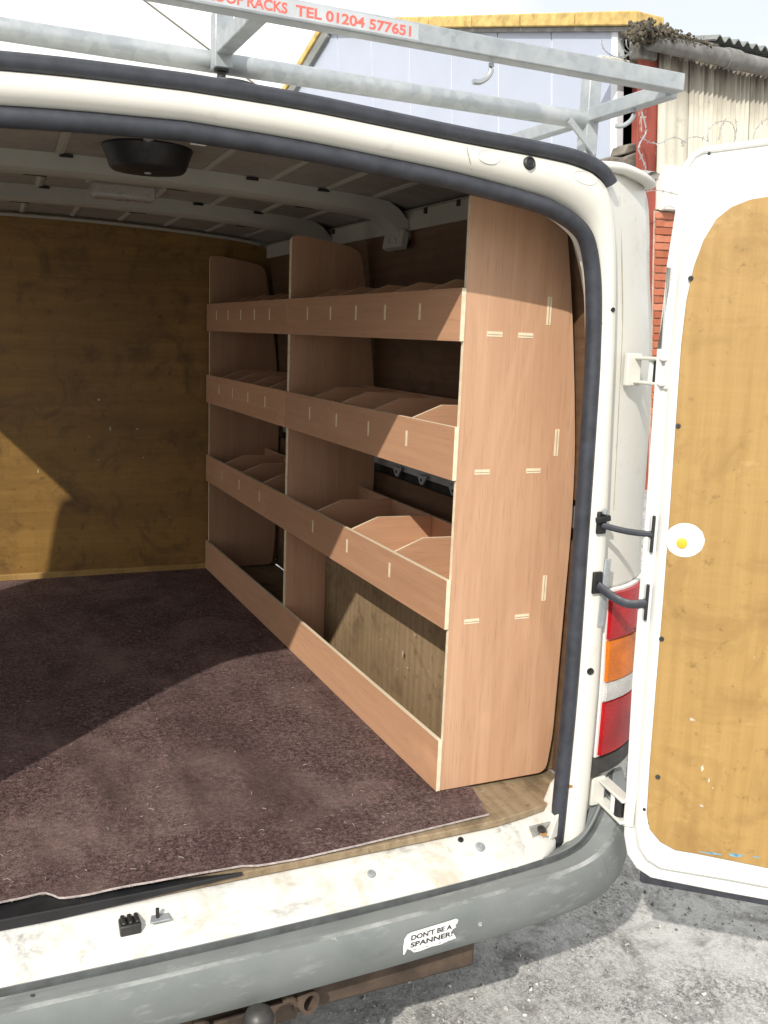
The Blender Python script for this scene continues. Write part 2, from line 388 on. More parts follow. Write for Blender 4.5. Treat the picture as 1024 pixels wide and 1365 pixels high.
def catmull(pts, sub):
    out = []; n = len(pts)
    for i in range(n-1):
        p0, p1, p2, p3 = [pts[max(0, min(n-1, k))] for k in (i-1, i, i+1, i+2)]
        for k in range(sub):
            t = k/sub
            out.append(tuple(.5*((2*b)+(c-a)*t+(2*a-5*b+4*c-d)*t*t+(3*b-a-3*c+d)*t**3) for a, b, c, d in zip(p0, p1, p2, p3)))
    out.append(tuple(pts[-1])); return out
def text_mb(txt, size, org, ux, uy, off=0.0, lift=.0006, xscale=None):
    """flat lettering laid on a surface: org = lower-left point, ux/uy unit vectors; returns MB, width"""
    cu = bpy.data.curves.new('lettering', 'FONT'); cu.body = txt; cu.size = 1.0; cu.offset = min(off/size, .03); cu.resolution_u = 6
    to = bpy.data.objects.new('lettering', cu); COL.objects.link(to)
    dg = bpy.context.evaluated_depsgraph_get(); dg.update()
    me = bpy.data.meshes.new_from_object(to.evaluated_get(dg))
    me.transform(Matrix.Scale(size, 4))
    w = max(v.co.x for v in me.vertices)-min(v.co.x for v in me.vertices); x0 = min(v.co.x for v in me.vertices)
    k = 1 if xscale is None else xscale/w
    ux, uy = Vector(ux), Vector(uy); n = ux.cross(uy); mb = MB()
    mb.add([Vector(org)+ux*((v.co.x-x0)*k)+uy*v.co.y+n*lift for v in me.vertices], [tuple(p.vertices) for p in me.polygons])
    bpy.data.objects.remove(to); bpy.data.meshes.remove(me); bpy.data.curves.remove(cu)
    return mb, w*k
CX = -0.55          # the van's centre line
GZ = -0.58          # ground level (van load floor is 0)

# ================================================================== GROUND
g = MB().add([(-400, -400, GZ), (400, -400, GZ), (400, 400, GZ), (-400, 400, GZ)], [(0, 1, 2, 3)]).build('ground', M['asphalt'])
g['kind'] = 'structure'
rs = MB(); ico = bmesh.new(); bmesh.ops.create_icosphere(ico, subdivisions=1, radius=1)
iv = [v.co.copy() for v in ico.verts]; ifc = [tuple(v.index for v in f.verts) for f in ico.faces]; ico.free()
for k in range(16000):
    x = random.uniform(-1.0, 2.6); y = random.uniform(-.5, 2.2)
    r = .0016+.0062*random.random()**5
    if noise.noise((x*2, y*2, 3)) < -.1 and random.random() < .6: continue
    q = Matrix.Rotation(random.uniform(0, 6.3), 3, 'Z') @ Matrix.Rotation(random.uniform(0, 6.3), 3, 'X')
    sc = Vector((random.uniform(.7, 1.3), random.uniform(.7, 1.3), random.uniform(.5, .9)))
    jit = [1+random.uniform(-.18, .18) for _ in iv]
    rs.add([Vector((x, y, GZ+r*.35))+(q @ Vector((v.x*sc.x, v.y*sc.y, v.z*sc.z)))*r*j for v, j in zip(iv, jit)], ifc)
st = rs.build('gravel', M['stone'], fix=False); st['kind'] = 'stuff'; st['label'] = 'loose grit and small stones on grey asphalt'; st['category'] = 'gravel'

# ================================================================== VAN
van = thing('van', 'white panel van seen from behind with its rear doors open', 'van', (CX, 1.0, GZ))
def sbow(x): return -.028*max(0, 1-((x-CX)/.80)**2)
def bow(x): return -.008*max(0, 1-((x-CX)/.80)**2)
# right half of the rear frame: opening edge I(x,z)  crease/gutter E(x,z)  corner F(x,y,z)  side/roof G(x,z)
tab = [
 (0.1942, -0.1111, 0.2555, -0.1111, 0.4424, -0.03, -0.1111, 0.473, -0.1111),
 (0.1983, 0.0626, 0.2596, 0.0626, 0.4393, -0.03, 0.0626, 0.473, 0.0626),
 (0.2013, 0.2669, 0.2596, 0.2873, 0.4291, -0.04, 0.2873, 0.4679, 0.2873),
 (0.1983, 0.5426, 0.2493, 0.5426, 0.4128, -0.045, 0.5426, 0.4526, 0.5426),
 (0.1962, 0.7367, 0.2391, 0.7469, 0.4036, -0.05, 0.7469, 0.4322, 0.7469),
 (0.1942, 0.8593, 0.231, 0.9001, 0.3923, -0.05, 0.9001, 0.4169, 0.9001),
 (0.186, 0.9614, 0.2207, 1.0227, 0.3719, -0.05, 1.0329, 0.3944, 1.0533),
 (0.1748, 1.0278, 0.2095, 1.1044, 0.3576, -0.055, 1.1197, 0.376, 1.1453),
 (0.1574, 1.0758, 0.1942, 1.1555, 0.3413, -0.06, 1.1739, 0.3586, 1.2065),
 (0.1309, 1.0993, 0.1697, 1.1831, 0.2994, -0.08, 1.1994, 0.3178, 1.2392),
 (0.09, 1.1167, 0.1207, 1.1984, 0.1921, -0.11, 1.2127, 0.2024, 1.2637),
 (0.042, 1.1279, 0.0492, 1.2045, 0.0798, -0.12, 1.2178, 0.0798, 1.275),
 (-0.1071, 1.1463, -0.1143, 1.2106, -0.1041, -0.13, 1.2229, -0.1041, 1.2883),
 (-0.2419, 1.1565, -0.2491, 1.2178, -0.2471, -0.13, 1.23, -0.2471, 1.2954),
 (-0.3809, 1.1657, -0.386, 1.2249, -0.39, -0.13, 1.2372, -0.39, 1.2985),
 (CX, 1.1718, CX, 1.228, CX, -0.13, 1.2403, CX, 1.3005)]
half = catmull(tab, 4)
full = half + [(2*CX-a[0], a[1], 2*CX-a[2], a[3], 2*CX-a[4], a[5], a[6], 2*CX-a[7], a[8]) for a in half[::-1][1:]]
nh = len(half)
rows = []
for a in full:
    ix, iz, ex, ez, fx, fy, fz, gx, gz = a
    top = max(0, min(1, (iz-.9)/.2))                      # 0 on the pillars, 1 on the header
    DY = .072
    r = []
    sgn = 1 if ix > CX else -1
    r.append((ix+.05*sgn*(1-top), -.055+bow(ix), iz+.05*top)); r.append((ix+.006*sgn*(1-top), -.098+bow(ix), iz+.006*top))
    for s_, yy in ((0, -.196), (.07, -.205), (.18, -.216), (.34, -.2235), (.55, -.2265), (.74, -.2255), (.88, -.222), (.955, -.214), (1, -.200-.016*top)):
        xx = ix+(ex-ix)*s_; zz = iz+(ez-iz)*s_
        r.append((xx, yy+DY+.034*top*max(0, 1-s_/.42)**2-.006*top*math.sin(s_*math.pi)+bow(xx), zz))
    for t_ in (.06, .3, .6, .85):
        xx = ex+(fx-ex)*t_; zz = ez+(fz-ez)*t_; y0 = -.200+DY-.014*top
        r.append((xx, (y0+bow(ex))*(1-t_)+(fy+bow(fx)*.4)*t_-.018*math.sin(t_*math.pi)*(1-top), zz+.004*top*math.sin(t_*math.pi)))
    r.append((fx, fy+bow(fx)*.4, fz)); r.append((fx*.55+gx*.45, fy+.08, fz*.5+gz*.5)); r.append((gx, .15, gz))
    for yy in (1.04, 2.0, 2.6): r.append((gx, yy, gz))
    rows.append(r)
NR = len(rows[0])
def skip(i, j):      # the sliding side door on the far side stands open
    return i >= nh-1 and j == NR-3 and rows[i][NR-1][2] < 1.245
sh = MB(); sh.grid(rows, 0, True, skip)
sh.add([r[-1] for r in rows], [tuple(range(len(rows)))])
shell = sh.build('body_shell', M['white'], van, sharp=50)
shell_tree = BVHTree.FromPolygons([Vector(v) for v in sh.v], sh.f)
def on_shell(px, py):
    d = ray(px, py).normalized(); h = shell_tree.ray_cast(CAM, d)
    if h[0] is None: return un(px, py, 'y', -.157), Vector((0, -1, 0))
    return h[0], (h[1] if h[1].dot(d) < 0 else -h[1])

# opening seal, roof-edge rubber
def frame_path(k0, k1, ix, iz, y, step=1):
    return [(a[ix], y+bow(a[ix]), a[iz]) for a in full[k0:k1:step]]
sp = [(a[0], -.131+bow(a[0])-.004*max(0, min(1, (a[1]-.9)/.2)), a[1]) for a in full]
sp = [(x, y, max(z, -.075)) for x, y, z in sp]
seal = MB().tube(sp, .0145, 10, rz=.0165, up=(0, 1, 0))
sl_ = MB().tube([(x, y-.012, z) for x, y, z in sp], .0035, 6, rz=.004, up=(0, 1, 0)); sl_.build('seal_lip', M['rubber'], van)
seal.build('door_seal', M['rubber'], van, sharp=60)
gp = [(a[2], -.150+bow(a[2]), a[3]+.006) for a in full if a[3] > 1.158]
MB().tube(gp, .0125, 8, rz=.0115, up=(0, 1, 0)).build('roof_edge_rubber', M['rubber'], van, sharp=60)
# upper gutter lip at the roof corner
for sg in (1, -1):
    def mx(x): return x if sg == 1 else 2*CX-x
    pts = [(mx(.181), -.128, 1.202), (mx(.233), -.120, 1.205), (mx(.294), -.100, 1.199), (mx(.337), -.070, 1.194), (mx(.364), -.01, 1.206), (mx(.374), .15, 1.228), (mx(.376), 1.9 if sg == 1 else .9, 1.230)]
    MB().tube(catmull(pts, 4), .013, 8, rz=.0095).build('roof_gutter', M['white'], van, sharp=60)
# header grommet and pressed ovals
def on_header(px, py, y=-.24): return un(px, py, 'y', y)
p, pn = on_shell(705, 218)
MB().lathe([(.011, -.002), (.011, .004), (.008, .006), (.006, .004), (.003, .004), (.002, .0055)], p, pn, 16).build('rubber_plug', M['black'], van)
for (cx0, cy0, rx0, ry0, rot0) in ((652, 209, 15, 9, .2), (780, 237, 16, 8, .35)):
    ring = []
    for k in range(24):
        t = 2*math.pi*k/24; ex_, ey_ = rx0*math.cos(t), ry0*math.sin(t)
        ring.append(on_shell(cx0+ex_*math.cos(rot0)-ey_*math.sin(rot0), cy0+ex_*math.sin(rot0)+ey_*math.cos(rot0))[0])
    MB().tube(ring+[ring[0]], .0013, 6, caps=False).build('pressed_oval', M['white'], van)
M['sealer'] = m_plain('seam_sealer', (.30, .28, .22), .8, 0, .3, 60)
for seam in ([(621, 188), (623, 200), (626, 213), (629, 226)], [(826, 262), (829, 340), (830, 430), (826, 520), (822, 600), (818, 680)]):
    MB().tube(catmull([tuple(on_shell(*p_)[0]) for p_ in seam], 5), .0009, 6).build('body_seam', M['sealer'], van)
M['ruststain'] = m_plain('rust_stain', (.33, .17, .06), .85, 0, .35, 40)
random.seed(3)
for (px, py, w, h) in ((757, 1048, 11, 3), (754, 1056, 3, 9), (806, 1066, 3, 6), (790, 1040, 2, 12), (725, 1112, 7, 3), (738, 1090, 2, 10)):
    N = 16; pp = []
    for k in range(N):
        r_ = random.uniform(.45, 1.1); q, nn_ = on_shell(px+r_*w*math.cos(6.283*k/N), py+r_*h*math.sin(6.283*k/N)); pp.append(q+nn_*.0012)
    MB().add(pp, [tuple(range(N))]).build('rust_patch', M['ruststain'], van)
# plugs and holes on the pillar
for px, py, r, m in ((817, 413, .0045, 'black'), (787, 895, .0075, 'black')):
    q, qn = on_shell(px, py)
    MB().lathe([(r, -.001), (r*.9, .002), (r*.5, .0005)], q, qn, 14).build('pillar_plug', M[m], van)
# striker plate hanging under the header
q = un(268, 187, 'y', -.138)
sb = MB().tube([q+Vector((-.022, 0, 0)), q+Vector((.022, 0, 0))], .007, 8, rz=.0035); sb.box(q-Vector((.012, -.004, .004)), q+Vector((.012, .02, .012)))
sb.build('striker_plate', M['doorwhite'], van, bevel=.001)

# sill, load floor, threshold
xs = [CX+.735*(k/24*2-1) for k in range(25)]
prof = [(-.10, -.0225), (-.124, -.0235), (-.130, -.030), (-.150, -.046), (-.176, -.061), (-.186, -.068), (-.188, -.09), (-.15, -.14)]
sl = MB().grid([[(x, py+sbow(x)*(.35 if k < 2 else 1)+(.045 if k >= 3 else 0)*max(0, min(1, (abs(x-CX)-.655)/.075))**2, pz) for k, (py, pz) in enumerate(prof)] for x in xs])
sl.build('rear_sill', M['sillwhite'], van, sharp=50)
sill_tree = BVHTree.FromPolygons([Vector(v) for v in sl.v], sl.f)
def on_sill(px, py):
    d = ray(px, py).normalized(); h = sill_tree.ray_cast(CAM, d)
    return h[0] if h[0] is not None else sill_tree.find_nearest(un(px, py, 'z', -.05))[0]
# inner foot of the pillar, scraped white
for sg in (1, -1):
    ft = MB().prism([(CX+sg*.715, -.095, -.055), (CX+sg*.785, -.08, -.055), (CX+sg*.79, -.06, .03), (CX+sg*.755, -.085, .025), (CX+sg*.728, -.095, -.02)], (0, -.055, -.008), 0, 0)
    ft.build('pillar_foot', M['sillwhite'], van, bevel=.004)
def sill_bolt(px, py, r, m, sz, h=.004):
    q = on_sill(px, py)
    MB().lathe([(r, -.004), (r, h*.5), (r*.85, h), (r*.45, h), (r*.4, h*.4)], q, (0, -.45, 1), 14).build('sill_bolt', M[m], van)
for a in ((640, 1129, .0095, 'galv', -.046), (614, 1120, .0055, 'black', -.042), (495, 1165, .0075, 'galv', -.047), (722, 1106, .009, 'iron', -.04)): sill_bolt(*a)
lk = thing  # (striker remains on the left of the sill)
q = on_sill(174, 1238)
kk = MB(); kk.box(q+Vector((-.017, -.010, -.006)), q+Vector((.016, .020, .012)))
for i in range(3): kk.box(q+Vector((-.014+.0105*i, -.008, .012)), q+Vector((-.007+.0105*i, .017, .017)))
kk.build('latch_block', M['iron'], van, bevel=.003)
q = on_sill(212, 1228)+Vector((0, 0, .004))
MB().prism([q+Vector((-.016, -.010, 0)), q+Vector((.016, -.010, 0)), q+Vector((.018, .008, 0)), q+Vector((-.010, .012, 0))], (0, 0, .003), 0, 0).build('latch_plate', M['galv'], van, bevel=.001)
MB().tube([q+Vector((-.002, 0, 0)), q+Vector((-.002, .002, .018))], .003, 8).build('latch_pin', M['iron'], van)

fl = MB().prism([(CX-.835, 2.02, -.008), (.275, 2.02, -.008), (.275, .0, -.008), (.262, -.075, -.008), (.20, -.105, -.008), (.122, -.122, -.008)] +
               [(x, -.128+sbow(x)*.35, -.008) for x in (.05, -.1, -.3, CX, -.8, -1.0, -1.2)] + [(CX-.78, -.11, -.008)], (0, 0, -.014), 0, 0)
fl.build('load_floor', M['floorply'], van, bevel=.002)
# added black strip standing in for the shade under the lifted carpet edge
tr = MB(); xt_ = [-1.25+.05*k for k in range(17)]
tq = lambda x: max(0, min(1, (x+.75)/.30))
tr.grid([[(x, -.085-.043*tq(x)+sbow(x)*.35, -.0064), (x, -.1305+sbow(x)*.35, -.0060), (x, -.1325+sbow(x)*.35, -.0075), (x, -.1325+sbow(x)*.35, -.0235+.013*tq(x))] for x in xt_]); tr.build('under_carpet_shade', M['black'], van)

# bumper
bst = [(CX, -.221), (-.406, -.220), (-.231, -.216), (-.056, -.209), (.089, -.200), (.181, -.189), (.238, -.174), (.290, -.148), (.333, -.112), (.365, -.060), (.383, .007), (.390, .09), (.392, .2)]
zt = [-.074, -.074, -.074, -.074, -.073, -.070, -.055, -.018, .026, .042, .047, .046, .046]
bst = [(a, b, c) for (a, b), c in zip(bst, zt)]
bst = catmull(bst, 5)
def bumper_rows(mir):
    R = []; n = len(bst)
    for i, (x, y, z) in enumerate(bst):
        a = Vector(bst[max(0, i-1)][:2]); b = Vector(bst[min(n-1, i+1)][:2]); d = (b-a).normalized(); nn = Vector((d.y, -d.x))
        k = max(0, min(1, (z+.074)/.11)); row = []
        # (outward, z): inner lip, groove, flat top, ridge, face, underside
        P = [(-.035, z-.012), (-.014, z-.003), (-.009, z+.003), (-.004, z+.003), (-.001, z-.006+.005*k), (.004, z-.008+.006*k), (.007, z-.003), (.032, z-.006-.02*k), (.0385, z-.0095-.045*k), (.0425, z-.018-.06*k),
             (.046, -.112-.004*k), (.0455, -.135), (.041, -.158), (.031, -.174), (.013, -.182), (-.04, -.184)]
        for o, zz in P:
            wob = .0012*noise.noise((x*9, zz*14, 2.2))
            q = Vector((x, y))+nn*(o+wob); xx = q.x if not mir else 2*CX-q.x
            row.append((xx, q.y, zz))
        R.append(row)
    return R
br_ = bumper_rows(True)[::-1] + bumper_rows(False)[1:]
bmp = MB().grid(br_, [{7: 1, 3: 2, 4: 2}.get(j, 0) for i in range(len(br_)-1) for j in range(len(br_[0])-1)])
def m_worn():
    t = NT('scuffed_bumper_edge'); a = t.noise(16, 6, .72, t.vec((.4, 1, 1)))
    return t.set(t.mix(t.ramp(a, [(.44, 0), (.66, 1)]), (.15, .162, .158), (.33, .34, .33)), .6, 0, .35)
M['worn'] = m_worn(); M['groove'] = m_plain('bumper_groove', (.065, .070, .070), .6, 0, .35, 25)
bumper = bmp.build('rear_bumper', [M['bumper'], M['worn'], M['groove']], van, sharp=24)
bvh = BVHTree.FromPolygons([Vector(v) for v in bmp.v], bmp.f)
def hit(px, py, tree=bvh):
    d = ray(px, py).normalized(); h = tree.ray_cast(CAM, d)
    if h[0] is None: h = tree.find_nearest(un(px, py, 'y', -.24))
    return (h[0], h[1] if h[1].dot(d) < 0 else -h[1])
def hbolt(px, py, r, m, name='bumper_screw'):
    p, n = hit(px, py)
    if p is None: return
    MB().lathe([(r, -.003), (r, .0012), (r*.7, .002), (r*.35, .0005)], p, n, 14).build(name, M[m], bumper)
for a in ((640, 1232, .0045, 'galv'), (530, 1195, .003, 'iron'), (674, 1156, .003, 'iron'), (43, 1301, .003, 'iron'), (778, 1084, .003, 'iron')): hbolt(*a)
p, n = hit(506, 1200)
MB().lathe([(.0085, -.004), (.0085, .0008), (.0065, .0008), (.006, -.003)], p, n, 16).build('drain_hole', M['black'], bumper)
# worn sticker on the bumper face
c00, nn0 = hit(541, 1266); c10, _ = hit(605, 1248); c01, _ = hit(545, 1246); 
ctr, nrm = hit(574, 1251)
ux = (c10-c00).normalized(); ux = (ux-nrm*ux.dot(nrm)).normalized(); uy = nrm.cross(ux).normalized()
if uy.z < 0: uy = -uy
def S(a, b, l=.0012): return ctr+ux*a+uy*b+nrm*l
def px2s(px, py):
    q = unp(px, py, ctr, nrm)-ctr; return q.dot(ux), q.dot(uy)
zoom = lambda a, b: (500+a*.15625, 1200+b*.15625)
outl = [(238, 462), (240, 390), (250, 330), (275, 290), (310, 272), (400, 245), (500, 215), (590, 188), (640, 172), (690, 155), (708, 165), (700, 192), (682, 208), (690, 225), (655, 248), (662, 275), (690, 318), (672, 325), (560, 372), (480, 392), (380, 430), (330, 442), (300, 420), (272, 412), (250, 458)]
stk = MB().prism([S(*px2s(*zoom(*q)), .0006) for q in outl], nrm*.0007, 0, 0)
sticker = stk.build('sticker', M['sticker'], bumper)
def stext(txt, z0, z1, hgt, off, mat='ink'):
    a = px2s(*zoom(*z0)); b = px2s(*zoom(*z1)); d = Vector((b[0]-a[0], b[1]-a[1])); w = d.length; d.normalize()
    U = ux*d.x+uy*d.y; V = ux*(-d.y)+uy*d.x
    mb, _ = text_mb(txt, hgt, S(*a, .0016), U, V, off, .0003, w); mb.build('lettering', M[mat], sticker, fix=False)
stext("DON'T BE A", (304, 338), (652, 238), .0130, .0004)
stext("SPANNER!", (298, 400), (657, 297), .0130, .0005)
for k in range(9):   # small illegible line
    a = px2s(*zoom(322+36*k, 424-9.6*k)); b = px2s(*zoom(346+36*k, 417-9.6*k))
    MB().prism([S(*a, .0016), S(*b, .0016), S(b[0], b[1]+.0014, .0016), S(a[0], a[1]+.0014, .0016)], nrm*.0002, 0, 0).build('small_print', M['tapegrey'] if k % 3 else M['gutter'], sticker)
for k in range(6):   # scratches through the lettering
    a = px2s(*zoom(400+40*k, 322-12*k+6*(k % 2))); b = px2s(*zoom(448+40*k, 314-12*k))
    MB().prism([S(*a, .0021), S(*b, .0021), S(b[0], b[1]+.0012, .0021), S(a[0]+.002, a[1]+.0008, .0021)], nrm*.0001, 0, 0).build('scratch', M['sticker'], sticker)

# underbody, tow bar, rear wheels
MB().box((CX-.78, -.12, -.20), (CX+.78, 2.6, -.05)).build('chassis', M['dark'], van, bevel=.01)
tow = MB(); tb_y, tb_z = -.165, -.235
tow.obox((CX-.18, tb_y, tb_z), (.72, 0, 0), (0, .022, 0), (0, 0, .03))
twb = tow.build('tow_bar', M['rust'], van, bevel=.006)
def towp(px, py, y=-.215): return un(px, py, 'y', y)
a_, b_ = towp(268, 1378), towp(398, 1340)
pl = MB(); d_ = (b_-a_).normalized()
pl.obox((a_+b_)/2+Vector((0, .012, -.012)), d_*((b_-a_).length/2), (0, .006, 0), (0, 0, .018)); pl.build('tow_plate', M['rust'], twb, bevel=.003)
for px, py in ((268, 1358), (388, 1328)):
    q = towp(px, py); c = MB()
    c.tube([q+Vector((.012, .0, -.03)), q+Vector((.008, 0, -.012)), q+Vector((-.002, -.004, -.002)), q+Vector((-.014, -.006, .002))], .006, 8); c.build('tow_hook', M['rust'], twb)
q = towp(345, 1360, -.30)
MB().lathe([(.012, -.05), (.012, -.02), (.016, -.018), (.024, -.006), (.025, .004), (.020, .015), (.010, .022), (.008, .0225)], q, (0, 0, 1), 20).build('tow_ball', M['iron'], twb)
q = towp(402, 1332)
MB().lathe([(.020, -.03), (.020, .03), (.013, .03), (.013, .005)], q+Vector((.004, .02, -.008)), (.3, -1, .1), 18).build('tow_socket', M['rust'], twb)
for sg in (1, -1):
    wx = CX+sg*.80
    w = MB().lathe([(.19, -.09), (.29, -.095), (.31, -.08), (.31, .08), (.29, .095), (.19, .09)], (wx, .62, GZ+.309), (1, 0, 0), 40).build('tyre', M['dark'], van)
    MB().lathe([(.05, -.05), (.188, -.06), (.188, .06), (.12, .03), (.05, .05)], (wx, .62, GZ+.309), (1, 0, 0), 32).build('wheel_rim', M['iron'], w)

# tail lights on both corners
def corner_pt(t_, z, out):          # along the corner between crease and side at height z
    i = min(range(nh), key=lambda k: abs(full[k][3]-z)); a = full[i]
    ex, fx, fy = a[2], a[4], a[5]
    y0 = -.133+bow(ex); x = ex+(fx-ex)*t_; y = y0*(1-t_)+(fy+bow(fx)*.4)*t_-.018*math.sin(t_*math.pi)
    d = Vector((fx-ex, fy-y0)).normalized(); nn = Vector((d.y, -d.x)); return Vector((x+nn.x*out, y+nn.y*out, z))
def zl(px, py): return un(px, py, 'y', -.135).z
zb = [zl(815, 788), zl(812, 852), zl(808, 908), zl(806, 934), zl(801, 1006)]
for sg in (1, -1):
    def mir(v): return Vector(v) if sg == 1 else Vector((2*CX-v[0], v[1], v[2]))
    hs = MB(); cols = [.05, .12, .3, .5, .7, .88, .97]
    def band(z0, z1, o, c0=.06, c1=.97):
        R = []; zz = [z0, z0+.0015, (z0+z1)/2, z1-.0015, z1]; oo = [.0, o, o+.001, o, .0]
        for z, q in zip(zz, oo):
            R.append([mir(corner_pt(c0, z, 0))]+[mir(corner_pt(c0+(c1-c0)*k/6, z, q)) for k in range(7)]+[mir(corner_pt(c1, z, 0))])
        return R
    hs.grid(band(zb[4]-.004, zb[0]+.004, .008, .035, .99), 0, True)
    house = hs.build('tail_light', M['doorwhite'], van, sharp=40)
    for (z1, z0, m, nm) in ((zb[0], zb[1], 'red', 'red_lens'), (zb[1], zb[2], 'amber', 'amber_lens'), (zb[2], zb[3], 'clear', 'clear_lens'), (zb[3], zb[4], 'red', 'red_lens')):
        MB().grid(band(z0+.0008, z1-.0008, .016)).build(nm, M[m], house, sharp=40)
    zt0 = zl(790, 1022)
    MB().grid(band(zb[4]-.040, zb[4]-.003, .014, -.12, 1.0)).build('light_trim', M['iron'], van, sharp=40)
    # grey sealing strip on the pillar
    A, B = mir(un(811, 745, 'y', -.1565)), mir(un(800, 835, 'y', -.1565))
    MB().obox((A+B)/2, (.0065, 0, 0), (0, .0018, 0), (B-A)/2).build('pillar_strip', M['galv'], van, bevel=.0008)

# ------------------------------------------------------------------ rear doors (right one ajar towards the camera side)
DANG = math.radians(-40); DU = Vector((math.cos(DANG), math.sin(DANG), 0)); DN = Vector((math.sin(DANG), -math.cos(DANG), 0))
DQ = Vector((.278, -.212, 0))
def dloc(px, py, n_=0):
    q = unp(px, py, DQ+DN*n_, DN)-DQ; return (q.dot(DU), q.z)
left_edge = [(934, 201), (922, 207), (911, 222), (903, 271), (889.5, 357), (877, 465), (862, 680), (844.5, 897), (836, 1048), (833, 1110), (837, 1135), (848, 1152), (866, 1164), (880, 1167)]
ed = [dloc(*p) for p in left_edge]
z_top = ed[0][1]; z_bot = ed[-1][1]
DW = .70
edge_out = [(DW, z_top+.045)] + [(.45, z_top+.04), (.2, z_top+.02)] + ed + [(.2, z_bot-.002), (DW, z_bot-.002)]
ply_px = [(1024, 262), (1000, 266), (975, 276), (955, 292), (938, 320), (925, 355), (915, 400), (908, 460), (901, 560), (893, 680), (884, 800), (874, 920), (866, 1020), (862, 1085), (866, 1105), (880, 1122), (900, 1133), (930, 1138), (1024, 1157)]
pl_l = [dloc(*p, .022) for p in ply_px]
def make_door(parent, conv, mirrored=False):
    def W(s, z, n): return conv(DQ+DU*s+DN*n+Vector((0, 0, z)))
    nrm_in = conv(DQ+DN)-conv(DQ)
    # outer skin + flange (flat sheet with depth)
    d = MB().prism([W(s, z, -.045) for s, z in edge_out], nrm_in*.048, 0, 0)
    body = d.build('rear_door', M['doorwhite'], parent, bevel=.006, seg=3)
    # raised rim lip around the hinge side
    rim = [W(s+.004, z, .004) for s, z in edge_out]
    MB().tube(rim, .0055, 8).build('door_rim', M['doorwhite'], body)
    # inner pan, stepped in from the flange
    cx_, cz_ = .36, .56
    def inset(dx): 
        out = []
        for s, z in edge_out:
            if s >= DW-.001: out.append((DW-.03, z-dx if z > cz_ else z+dx*.8)); continue
            v = Vector((cx_-s, (cz_-z)*.55)).normalized(); out.append((s+dx*max(.25, v.x*1.05), z+dx*v.y*1.1))
        return out
    a, b = inset(.020), inset(.030)
    pan = MB(); n_ = len(a)
    R = [[W(s, z, .0) for s, z in a]+[W(*a[0], .0)], [W(s, z, .012) for s, z in inset(.023)]+[W(*inset(.023)[0], .012)], [W(s, z, .0185) for s, z in b]+[W(*b[0], .0185)]]
    pan.grid(R); pan.add([W(s, z, .0185) for s, z in b], [tuple(range(n_))]); pan.build('door_inner_panel', M['doorwhite'], body, sharp=70)
    # ply lining
    pts = [(DW-.06, pl_l[0][1]+.03)] + pl_l + [(DW-.06, pl_l[-1][1]-.004)]
    ply = MB().prism([W(s, z, .0187) for s, z in pts], nrm_in*.0045, 0, 1).build('door_lining', [M['doorply'], M['lining']], body, bevel=.0008)
    # cut-out around the lock
    c = dloc(913, 720, .024)
    MB().add([W(c[0]+.0335*math.cos(2*math.pi*k/40)*(1+.02*math.sin(k*2.1)), c[1]+.031*math.sin(2*math.pi*k/40), .0237) for k in range(40)], [tuple(range(40))]).build('lock_cut_out', M['doorwhite'], ply)
    c2 = dloc(909, 724, .024)
    MB().lathe([(.0095, 0), (.0092, .003), (.006, .004)], W(*c2, .0235), nrm_in, 16).build('yellow_plug', M['yellowplug'], ply)
    for p in ((921, 371), (904, 568), (882, 852), (877, 1036)):
        s = dloc(*p, .024); MB().lathe([(.0048, 0), (.0045, .0014), (.002, .0016), (.001, .0008)], W(*s, .0232), nrm_in, 12).build('lining_screw', M['iron'], ply)
    for p, r in (((859, 1076), .003), ((866, 1094), .003), ((945, 206), .003), ((846, 838), .002)):
        s = dloc(*p, .01); MB().lathe([(r, 0), (r, .0012), (r*.4, .0014)], W(*s, .0188 if p[0] > 850 else .009), nrm_in, 10).build('drain_plug', M['black'], body)
    # paint smears and scuffs on the lining
    random.seed(11)
    for (px, py, w, h, m, n_) in ((944, 1137, 26, 3, 'bluepaint', 2), (978, 1139, 18, 5, 'bluepaint', 2), (1012, 1143, 14, 3, 'bluepaint', 1), (935, 1022, 5, 11, 'palemark', 1), (946, 1040, 3, 7, 'palemark', 1), (934, 1073, 7, 4, 'palemark', 1), (951, 1050, 3, 3, 'palemark', 1), (922, 960, 10, 4, 'palemark', 1)):
        for kk_ in range(n_):
            cs = dloc(px+random.uniform(-w, w)*.3, py+random.uniform(-h, h)*.3, .024); N = 14; pts2 = []
            for k in range(N):
                rr = random.uniform(.45, 1.15); pts2.append(W(cs[0]+rr*w*.00068*math.cos(2*math.pi*k/N), cs[1]-rr*h*.00068*math.sin(2*math.pi*k/N), .0236))
            MB().add(pts2, [tuple(range(N))]).build('paint_smear', M[m], ply)
    # black weather strip along the bottom
    ws = [W(.055, z_bot-.006, .0), W(.12, z_bot-.006, .002), (W(.3, z_bot-.012, .004)), W(DW-.02, z_bot-.02, .004)]
    st_ = MB()
    st_.prism([W(.05, z_bot+.004, -.02), W(.052, z_bot-.022, -.02), W(.13, z_bot-.022, -.02), W(.3, z_bot-.022, -.02), W(DW-.03, z_bot-.024, -.02), W(DW-.03, z_bot+.002, -.02)], nrm_in*.022, 0, 0)
    st_.build('weather_strip', M['rubber'], body, bevel=.003)
    return body
door_r = make_door(van, lambda v: v)
# the other door is folded right back along the van's side
Cc, Sc = math.cos(math.radians(-118)), math.sin(math.radians(-118))
hingeL = Vector((2*CX-.33, -.195, 0))
def conv_left(v):
    m = Vector((2*CX-v.x, v.y, v.z)); d = m-hingeL; return Vector((hingeL.x+d.x*Cc-d.y*Sc-.05, hingeL.y+d.x*Sc+d.y*Cc, v.z))
make_door(van, conv_left, True)

